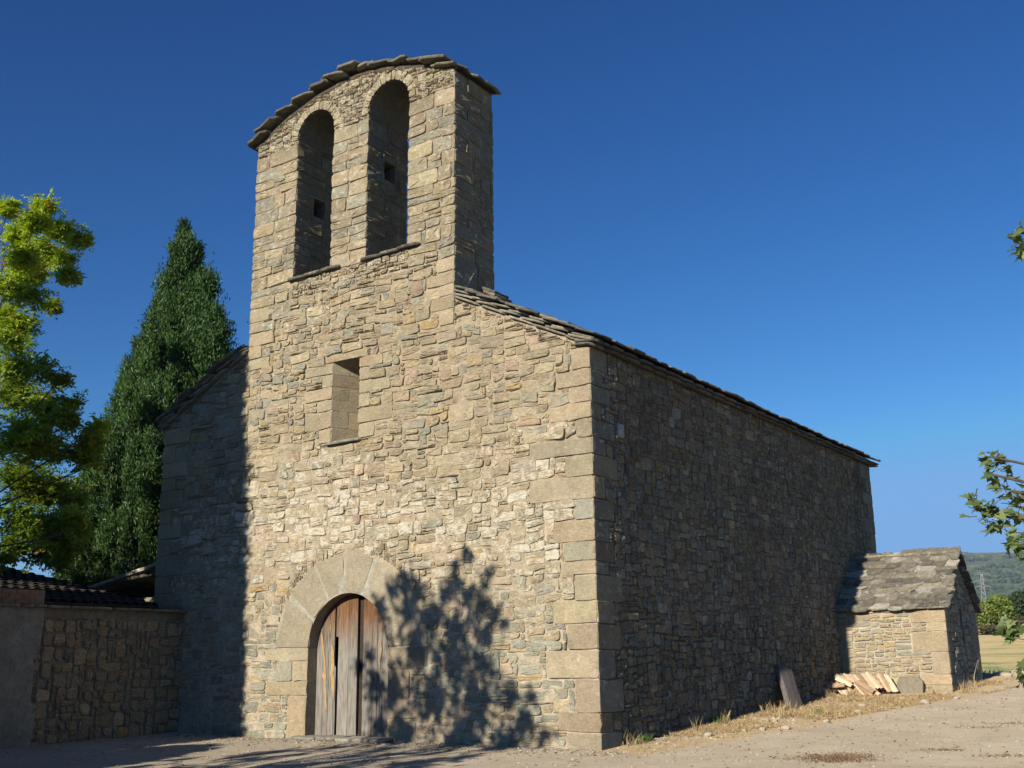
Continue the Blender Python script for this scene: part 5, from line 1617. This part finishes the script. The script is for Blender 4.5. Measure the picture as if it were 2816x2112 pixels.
# heap of curved roof tiles
def tile_mesh():
    mb = MB()
    V_ = []; nseg = 7; L = 0.43
    for end, xx in ((0, 0.0), (1, L)):
        for lay in (0, 1):
            rad = (0.078 - 0.014 * lay) * (1.0 if end == 0 else 0.82)
            for k_ in range(nseg + 1):
                t = math.pi * k_ / nseg
                V_.append((xx, rad * math.cos(t), rad * 0.8 * math.sin(t)))
    s_ = nseg + 1; F_ = []
    for k_ in range(nseg):
        F_ += [(k_, k_+1, 2*s_+k_+1, 2*s_+k_)[::-1], (s_+k_+1, s_+k_, 3*s_+k_, 3*s_+k_+1)[::-1], (k_, s_+k_, s_+k_+1, k_+1)[::-1], (2*s_+k_, 2*s_+k_+1, 3*s_+k_+1, 3*s_+k_)[::-1]]
    F_ += [(0, 2*s_, 3*s_, s_), (nseg, s_+nseg, 3*s_+nseg, 2*s_+nseg)]
    mb.add(V_, F_, col=(0.68, 0.54, 0.40, 0))
    return mb
M['clay2'] = vcol_mat('pale_fired_clay', 0.9, 90, 0.003)
_nt = M['clay2'].node_tree; _b = _nt.nodes["Principled BSDF"]
_oi = _nt.nodes.new("ShaderNodeObjectInfo")
_prev = _b.inputs["Base Color"].links[0].from_socket
_nt.links.new(mix(_nt, 1.0, _prev, ramp(_nt, _oi.outputs["Random"], [(0.0, (0.50, 0.42, 0.36)), (0.4, (0.95, 0.85, 0.78)), (0.7, (1.1, 1.08, 1.0)), (1.0, (1.3, 1.3, 1.25))]), 'MULTIPLY'), _b.inputs["Base Color"])
tp = tile_mesh().build('roof_tile', M['clay2'])
tgroup = 'curved clay tiles heaped by the outbuilding'
tiles = []
def tile(x_, y_, z_, yaw, pitch, roll, label):
    if not tiles: o = tp
    else: o = tp.copy(); C.objects.link(o)
    o.location = (x_, y_, z_)
    o.rotation_euler = (R(roll), R(pitch), R(yaw))
    s_ = random.uniform(0.95, 1.08); o.scale = (s_, s_, s_)
    tag(o, label, 'roof tile', tgroup); tiles.append(o)
def axes(ax, up):
    ax = np.array(ax, float); ax /= np.linalg.norm(ax); up = np.array(up, float); up -= up @ ax * ax; up /= np.linalg.norm(up)
    y_ = np.cross(up, ax)
    return Matrix(((ax[0], y_[0], up[0]), (ax[1], y_[1], up[1]), (ax[2], y_[2], up[2]))).to_euler()
def rank(n_, x0_, x1_, yb, zoff, ax, label):
    for q in range(n_):
        x_ = x0_ + (x1_ - x0_) * q / (n_ - 1) + random.uniform(-.007, .007)
        y_ = yb + random.uniform(-.02, .02)
        a_ = np.array(ax) + rng.normal(0, 0.03, 3)
        tile(x_, y_, G(x_, y_) + zoff + random.uniform(-0.01, 0.015), 0, 0, 0, label)
        tiles[-1].rotation_euler = axes(a_, np.array((0.84, 0.02, 0.55)) + rng.normal(0, 0.08, 3))
rank(16, 0.36, 1.16, 9.95, 0.0, (-0.66, 0.22, 0.60), 'clay tile leaning in the front rank of the heap')
rank(13, 0.42, 1.12, 10.30, 0.12, (-0.62, 0.22, 0.66), 'clay tile leaning in the rear rank of the heap by the wall')
rank(6, 1.16, 1.36, 10.55, 0.04, (-0.42, 0.15, 0.80), 'clay tile standing steeply at the right end of the heap')
tile(0.20, 10.05, G(0.5, 10) + 0.42, 0, 0, 0, 'clay tile lying crosswise on top of the heap'); tiles[-1].rotation_euler = axes((0.83, -0.25, -0.36), (0.3, -0.3, 0.9))
tile(0.26, 9.93, G(0.5, 10) + 0.37, 0, 0, 0, 'second clay tile lying crosswise on top of the heap in front'); tiles[-1].rotation_euler = axes((0.83, -0.25, -0.36), (0.3, -0.3, 0.9))
tile(0.72, 9.98, G(0.9, 10) + 0.30, 0, 0, 0, 'clay tile lying loose near the middle of the heap'); tiles[-1].rotation_euler = axes((0.75, -0.25, -0.45), (0.3, -0.4, 0.9))
tile(-0.02 + 0.08, 9.85, G(0.3, 9.9) + 0.22, 0, 0, 0, 'flat tile at the upper left end of the heap'); tiles[-1].rotation_euler = axes((0.98, -0.1, 0.06), (0, -0.5, 0.8))
tile(0.18, 9.70, G(0.3, 9.7) + 0.04, 0, 0, 0, 'clay tile slipped down at the left foot of the heap'); tiles[-1].rotation_euler = axes((0.8, -0.5, -0.15), (0, -0.3, 0.9))

# dry grass strip along the wall, weeds, gravel (nobody could count them)
def blades(name, pts, hmin, hmax, wid, cols, label, cat, spread=0.5, per=1):
    pts = np.repeat(np.asarray(pts, float), per, 0)
    nn = len(pts)
    pts = pts + rng.normal(0, 0.03, (nn, 2))
    gz_ = gnoise(pts[:, 0], pts[:, 1], ghs(pts[:, 0], pts[:, 1]))
    b_ = np.stack([pts[:, 0], pts[:, 1], gz_ - 0.005], 1)
    h_ = rng.uniform(hmin, hmax, nn)[:, None]
    d_ = rng.normal(0, spread, (nn, 3)); d_[:, 2] = 1; d_ /= np.linalg.norm(d_, axis=1, keepdims=True)
    d2 = d_ + np.c_[rng.normal(0, spread, (nn, 2)), -0.5 * rng.random(nn)]
    s_ = np.cross(d_, rng.normal(0, 1, (nn, 3))); s_ /= np.linalg.norm(s_, axis=1, keepdims=True)
    w_ = wid * rng.uniform(0.6, 1.4, (nn, 1))
    m1 = b_ + d_ * h_ * 0.5; t1 = m1 + d2 / np.linalg.norm(d2, axis=1, keepdims=True) * h_ * 0.5
    V_ = np.stack([b_ - s_ * w_, b_ + s_ * w_, m1 + s_ * w_ * 0.7, t1, m1 - s_ * w_ * 0.7], 1)
    mb = MB()
    cc = np.array(cols)[rng.integers(0, len(cols), nn)] * rng.uniform(0.75, 1.25, (nn, 1))
    mb.add(V_.reshape(-1, 3), np.arange(nn * 5).reshape(nn, 5), col=np.repeat(np.c_[cc, np.zeros(nn)], 5, 0))
    o = mb.build(name, M['dry'])
    tag(o, label, cat, kind='stuff')
    return o
STRAW = [(0.52, 0.39, 0.21), (0.60, 0.47, 0.27), (0.42, 0.29, 0.15), (0.54, 0.40, 0.22), (0.33, 0.23, 0.13)]
cand = np.stack([rng.uniform(-0.0, 3.6, 70000), rng.uniform(0.1, 14.5, 70000)], 1)
wd_ = np.interp(cand[:, 1], [0, 1, 2.5, 4, 7, 9.5, 11, 14.5], [0.15, 0.4, 0.9, 1.5, 2.3, 2.8, 3.3, 4.0])
off = np.interp(cand[:, 1], [0, 10, 10.7, 11, 11.2, 14.5], [0.03, 0.03, 0.03, 2.45, 2.5, 2.5])
msk = (cand[:, 0] > off) & (cand[:, 0] < wd_) & (fbm(cand, 1.1, 301, 3) > -0.30 + 0.42 * (cand[:, 0] / wd_)) & ~((cand[:, 0] < 1.8) & (cand[:, 1] > 10.0) & (cand[:, 1] < 11))
blades('dry_grass', cand[msk], 0.02, 0.11, 0.004, STRAW, 'straw coloured dry grass along the foot of the shaded side wall', 'grass', 0.75, 2)
tuf = np.concatenate([np.array(c) + rng.normal(0, 0.09, (n_, 2)) for c, n_ in (((0.25, 9.4), 70), ((0.6, 9.8), 50), ((0.35, 5.9), 50), ((0.45, 6.4), 40), ((0.9, 5.2), 50), ((0.15, 0.7), 25), ((0.2, 2.9), 25), ((2.6, 11.5), 40), ((1.2, 6.6), 40), ((1.5, 5.6), 40), ((2.75, 10.9), 30), ((0.15, 4.1), 20), ((1.9, 8.1), 40), ((2.2, 10.2), 50), ((2.6, 12.2), 30))])
blades('dry_weeds', tuf, 0.08, 0.30, 0.004, STRAW, 'taller straggly dry weeds in tufts by the side wall and tile heap', 'weeds', 0.30, 2)
blades('green_weeds', np.concatenate([np.array(c) + rng.normal(0, 0.05, (n_, 2)) for c, n_ in (((0.12, 1.2), 30), ((0.1, 3.9), 35), ((0.10, 4.3), 20), ((1.3, 5.9), 20), ((0.12, 0.9), 14))]), 0.06, 0.2, 0.008, [(0.07, 0.13, 0.03), (0.10, 0.17, 0.04)], 'small green weeds at the shaded foot of the side wall', 'weeds', 0.4, 2)
# dark creeping dry plants on the yard
pp = []
for (cx1, cy1, ax, ay, n_) in ((3.55, 0.15, 0.62, 0.55, 2600), (3.85, -1.95, 0.35, 0.10, 200), (4.65, 1.3, 0.35, 0.12, 260), (5.0, 5.0, 0.8, 0.3, 300), (4.5, 4.2, 0.6, 0.15, 120), (5.5, 0.9, 0.5, 0.15, 180)):
    u_ = rng.normal(0, 0.45, (n_, 2)); pp.append(np.array([cx1, cy1]) + u_ * np.array([ax, ay]) @ np.array([[0.9, 0.3], [-0.3, 0.9]]))
blades('creeping_weeds', np.concatenate(pp), 0.015, 0.07, 0.004, [(0.20, 0.12, 0.075), (0.27, 0.17, 0.10), (0.15, 0.095, 0.06), (0.33, 0.23, 0.13)], 'dark brown dried mats of creeping weed on the pale yard', 'weeds', 1.1, 1)
scat = np.stack([rng.uniform(-8, 8, 260), rng.uniform(-4.5, 13, 260)], 1)
scat = scat[~((scat[:, 0] < 0.1) & (scat[:, 1] > -0.15)) & ~((scat[:, 0] < 2.6) & (scat[:, 1] > 10.7))]
scat = np.repeat(scat, 9, 0) + rng.normal(0, 0.05, (len(scat) * 9, 2))
blades('yard_weeds', scat, 0.01, 0.05, 0.003, STRAW, 'sparse flattened dry stalks scattered over the open yard', 'weeds', 1.2, 1)
blades('field_grass', np.stack([rng.uniform(-8, 9, 5200), rng.uniform(16.8, 30, 5200)], 1), 0.06, 0.3, 0.014, [(0.13, 0.20, 0.06), (0.18, 0.24, 0.08), (0.42, 0.36, 0.18)], 'green and straw grass at the near edge of the field', 'grass', 0.4, 1)
sk = MB()
b0 = np.array([2.72, 11.76, G(2.72, 11.76)])
sk.tube([b0, b0 + A(0.02, 0.06, 0.3), b0 + A(0.03, 0.5, 0.62)], [0.011, 0.008, 0.004], 5, col=(0.50, 0.42, 0.26, 0))
for q in range(7):
    a_ = b0 + A(0.03, 0.42, 0.50 + 0.015 * q); sk.tube([a_, a_ + rng.normal(0, 0.05, 3) + A(0, 0, 0.04)], [0.004, 0.002], 3, col=(0.48, 0.38, 0.22, 0))
o = sk.build('dead_stalk', M['dry'], None, b0)
tag(o, 'single tall bleached dead stalk standing by the small outbuilding gable', 'plant')

def litter():
    n_ = 900
    p = np.concatenate([np.stack([rng.uniform(-9.3, 0.5, 500), -np.abs(rng.normal(0, 0.7, 500)) - 0.05], 1), np.stack([rng.uniform(0.2, 6.5, 400), rng.uniform(-2.5, 10, 400)], 1)])
    z_ = gnoise(p[:, 0], p[:, 1], ghs(p[:, 0], p[:, 1])) + 0.006
    pal = np.array([(0.34, 0.22, 0.10), (0.26, 0.16, 0.08), (0.42, 0.31, 0.13), (0.20, 0.14, 0.08)])
    mb = MB()
    leaf_cloud(mb, np.c_[p, z_], rng.normal(0, 1, (n_, 3)) * np.array([1, 1, 0.15]), rng.normal(0, 0.25, (n_, 3)) + np.array([0, 0, 1]), rng.uniform(0.025, 0.06, n_), LOBE, np.c_[pal[rng.integers(0, 4, n_)] * rng.uniform(0.8, 1.2, (n_, 1)), np.zeros(n_)])
    tag(mb.build('fallen_leaves', M['dry']), 'small brown fallen leaves scattered on the yard', 'leaves', kind='stuff')
litter()

def gravel():
    n_ = 26000
    p = np.stack([rng.uniform(-9.2, 8.2, n_), rng.uniform(-5.5, 15, n_)], 1)
    keep = ~((p[:, 0] < 0.03) & (p[:, 1] > -0.02)) & ~((p[:, 0] < 2.5) & (p[:, 1] > 10.9) & (p[:, 1] < 14))
    near_wall = np.exp(-np.abs(p[:, 1] + 0.3) * 2.0)
    keep &= (rng.random(n_) < 0.55 + 0.6 * near_wall)
    p = p[keep]; n_ = len(p)
    extra_ = np.stack([rng.uniform(-9, 0.6, 2600), -np.abs(rng.normal(0, 0.35, 2600)) - 0.03], 1)
    ex2 = np.stack([np.abs(rng.normal(0.9, 0.5, 1500)) + 0.05, rng.uniform(0.2, 9.5, 1500)], 1)
    p = np.concatenate([p, extra_, ex2]); n_ = len(p)
    ry_ = rng.uniform(0.8, 10.2, 650); ex3 = np.stack([0.25 + 0.17 * ry_ + rng.normal(0, 0.28, 650), ry_], 1)
    ex4 = np.stack([rng.uniform(2.6, 7, 350), rng.normal(15.2, 0.8, 350)], 1)
    p = np.concatenate([p, ex3, ex4]); n_ = len(p)
    z_ = gnoise(p[:, 0], p[:, 1], ghs(p[:, 0], p[:, 1]))
    s_ = 0.006 + 0.024 * rng.random(n_) ** 3.2
    s_[-1000:] = rng.uniform(0.012, 0.045, 1000)
    base_ = np.array([(1,0,0),(0,1,0),(-1,0,0),(0,-1,0),(0,0,0.7),(0,0,-0.5)], float)
    V_ = base_[None] * s_[:, None, None] * rng.uniform(0.6, 1.3, (n_, 6, 1))
    a_ = rng.uniform(0, 6.28, n_); ca, sa = np.cos(a_), np.sin(a_)
    X_ = V_[..., 0] * ca[:, None] - V_[..., 1] * sa[:, None]; Y_ = V_[..., 0] * sa[:, None] + V_[..., 1] * ca[:, None]
    V_ = np.stack([X_ + p[:, :1], Y_ + p[:, 1:], V_[..., 2] + z_[:, None] + 0.002], 2)
    f0 = np.array([(0,1,4),(1,2,4),(2,3,4),(3,0,4),(1,0,5),(2,1,5),(3,2,5),(0,3,5)])
    F_ = (f0[None] + 6 * np.arange(n_)[:, None, None]).reshape(-1, 3)
    pal = np.array([(0.44, 0.38, 0.29), (0.38, 0.32, 0.24), (0.54, 0.48, 0.38), (0.29, 0.25, 0.20), (0.42, 0.33, 0.24)])
    cc = pal[rng.integers(0, 5, n_)] * rng.uniform(0.8, 1.2, (n_, 1))
    mb = MB(); mb.add(V_.reshape(-1, 3), F_, col=np.repeat(np.c_[cc, np.zeros(n_)], 6, 0))
    o = mb.build('gravel', M['rock'])
    tag(o, 'loose gravel and chips scattered over the pale yard', 'gravel', kind='stuff')
gravel()

# ------------------------------------------------------------------ far things
def dirpt(px_, dist):
    x_ = px_ * 1.273
    d_ = np.array(cf) + np.array(cr) * (x_ - 1408) / 3045.77 - np.array(cu) * (1650 - 1056) / 3045.77
    h_ = np.hypot(d_[0], d_[1])
    p = CAM + d_ / h_ * dist
    return float(p[0]), float(p[1])
def bush(name, px_, dist, w, h, label, col, group=None, n_=2600, trunk=True, leaf=0.16):
    x_, y_ = dirpt(px_, dist); z_ = G(x_, y_)
    base = np.array([x_, y_, z_])
    root = empty(name, base, label, 'tree' if trunk else 'bush', group)
    tb = MB()
    tb.tube([base, base + A(0.05, 0, h * 0.3), base + A(0, 0, h * 0.6)], [0.05 * w * 0.5, 0.04 * w * 0.5, 0.02], 6, col=(0.1, 0.08, 0.06, 0))
    tb.build('trunk', M['bark'], root, base)
    u_ = rng.normal(0, 1, (n_, 3)); u_ /= np.linalg.norm(u_, axis=1, keepdims=True)
    lump = fbm(u_ * 2 + x_, 1.2, 401, 3)
    p = u_ * (rng.random(n_) ** 0.35 * (0.9 + 0.3 * lump))[:, None] * np.array([w / 2, w / 2, h / 2]) + np.array([0, 0, h * 0.52])
    p[:, 2] = np.maximum(p[:, 2], 0.05)
    p = p + base
    cc = np.array(col) * np.clip(1 + 0.35 * lump + rng.normal(0, 0.2, n_), 0.5, 1.8)[:, None]
    fb = MB()
    leaf_cloud(fb, p, rng.normal(0, 1, (n_, 3)), rng.normal(0, 0.7, (n_, 3)) + np.array([0, -0.4, 0.8]), rng.uniform(0.6, 1.4, n_) * leaf, [(0, -0.3), (0.5, -0.5), (1, 0), (0.5, 0.5), (0, 0.3)], np.c_[cc, np.zeros(n_)])
    fb.build('crown', M['leaf'], root, base)
    return root
bush('field_tree', 2152, 112, 3.2, 3.1, 'bright green rounded tree at the far side of the dry field', (0.15, 0.21, 0.035), n_=4200, leaf=0.2)
bush('field_tree', 2118, 108, 2.9, 2.6, 'lighter yellow green bush left of the round field tree', (0.20, 0.25, 0.05), n_=3000, leaf=0.18)
bush('field_bush', 2176, 120, 3.2, 1.3, 'low dark green bush right of the round field tree', (0.08, 0.11, 0.04), trunk=False, n_=1800)
bush('field_bush', 2200, 150, 6, 3.2, 'dark green hedge clump beyond the round field tree', (0.06, 0.095, 0.04), trunk=False, n_=2600, leaf=0.3)
bush('field_bush', 2222, 160, 7, 4.0, 'dark green hedge clump at the right edge of the frame', (0.06, 0.09, 0.04), trunk=False, n_=2600, leaf=0.3)
bush('field_bush', 2133, 104, 3.4, 0.8, 'brown green scrub at the foot of the round field tree', (0.13, 0.12, 0.06), trunk=False, n_=1500)

# lattice pylon
px1, py1 = dirpt(2127, 900)
pz1 = G(px1, py1)
PB = np.array([px1, py1, pz1])
M['steel'] = simple_mat('galvanised_steel', (0.55, 0.55, 0.52), 0.1, 3, 0.6)
pylon = empty('power_pylon', PB, 'pale steel lattice power pylon in front of the wooded hill', 'pylon')
pm = MB(); H_ = 26.0; b0_ = 2.0
def leg_at(sx, sy, z_):
    k_ = b0_ * (1 - 0.72 * z_ / H_); return PB + A(sx * k_, sy * k_, z_)
zl = [0, 5, 9.5, 13.5, 17, 20, 23, 26]
for sx, sy in ((1, 1), (1, -1), (-1, 1), (-1, -1)):
    pm.tube([leg_at(sx, sy, z_) for z_ in zl], 0.15, 4, col=(0.5, 0.5, 0.5, 0))
for a_, b_ in zip(zl[:-1], zl[1:]):
    for (s1_, s2_) in (((1, 1), (1, -1)), ((1, -1), (-1, -1)), ((-1, -1), (-1, 1)), ((-1, 1), (1, 1))):
        pm.tube([leg_at(*s1_, a_), leg_at(*s2_, b_)], 0.06, 3, col=(0.5, 0.5, 0.5, 0)); pm.tube([leg_at(*s2_, a_), leg_at(*s1_, b_)], 0.06, 3, col=(0.5, 0.5, 0.5, 0))
pm.build('tower', M['steel'], pylon, PB)
for z_, w_ in ((25.5, 5.0), (20.5, 6.5), (16.5, 5.2)):
    for sg in (-1, 1):
        ar_ = MB()
        tip = PB + A(sg * w_, 0, z_); k_ = b0_ * (1 - 0.72 * z_ / H_)
        for sy in (-1, 1):
            ar_.tube([PB + A(sg * k_, sy * k_, z_), tip], 0.08, 4, col=(0.5, 0.5, 0.5, 0)); ar_.tube([PB + A(sg * k_, sy * k_, z_ + 1.4), tip], 0.07, 4, col=(0.5, 0.5, 0.5, 0))
        ar_.tube([tip, tip - A(0, 0, 2.0)], 0.08, 4, col=(0.4, 0.4, 0.4, 0))
        ar_.build('cross_arm', M['steel'], pylon, PB)

# scrub wood covering the hill: reads as one mass
def woodland():
    n_ = 9000
    ang_ = rng.uniform(-0.30, -0.10, n_); dist = 700 + 2100 * rng.random(n_) ** 0.8
    x_ = CAM[0] + np.sin(ang_) * dist; y_ = CAM[1] + np.cos(ang_) * dist
    ok = fbm(np.stack([x_, y_], 1), 0.006, 501, 3) > -0.28
    x_ = x_[ok]; y_ = y_[ok]; dist = dist[ok]; n_ = len(x_)
    z_ = gnoise(x_, y_, ghs(x_, y_))
    s_ = rng.uniform(3.0, 7.5, n_)
    t_ = (1 + 5 ** .5) / 2
    ico = np.array([(-1,t_,0),(1,t_,0),(-1,-t_,0),(1,-t_,0),(0,-1,t_),(0,1,t_),(0,-1,-t_),(0,1,-t_),(t_,0,-1),(t_,0,1),(-t_,0,-1),(-t_,0,1)]) / 1.9
    fi = np.array([(0,11,5),(0,5,1),(0,1,7),(0,7,10),(0,10,11),(1,5,9),(5,11,4),(11,10,2),(10,7,6),(7,1,8),(3,9,4),(3,4,2),(3,2,6),(3,6,8),(3,8,9),(4,9,5),(2,4,11),(6,2,10),(8,6,7),(9,8,1)])
    V_ = ico[None] * s_[:, None, None] * rng.uniform(0.6, 1.3, (n_, 12, 1)) * np.array([1, 1, 0.75])
    V_ = V_ + np.stack([x_, y_, z_ + s_ * 0.3], 1)[:, None]
    cc = np.array([0.062, 0.085, 0.048]) * rng.uniform(0.6, 1.6, (n_, 1))
    mb = MB(); mb.add(V_.reshape(-1, 3), (fi[None] + 12 * np.arange(n_)[:, None, None]).reshape(-1, 3), col=np.repeat(np.c_[cc, np.zeros(n_)], 12, 0))
    o = mb.build('woodland', M['dry'])
    tag(o, 'dark scrub woodland covering the distant hillside', 'woodland', kind='stuff')
woodland()

# ------------------------------------------------------------------ air: the hill fades a little to blue
hz = MB(); hz.box((-3600, -320, -30), (2600, 3700, 330), col=(1, 1, 1, 0))
hm = bpy.data.materials.new('haze'); hm.use_nodes = True
hn = hm.node_tree; hn.nodes.remove(hn.nodes["Principled BSDF"])
pv = hn.nodes.new("ShaderNodeVolumePrincipled")
pv.inputs["Color"].default_value = (0.50, 0.70, 1.0, 1); pv.inputs["Density"].default_value = 0.00009; pv.inputs["Anisotropy"].default_value = 0.0
hn.links.new(pv.outputs[0], hn.nodes["Material Output"].inputs["Volume"])
ho = hz.build('haze', hm); tag(ho, 'thin blue air between the yard and the hill', kind='stuff')
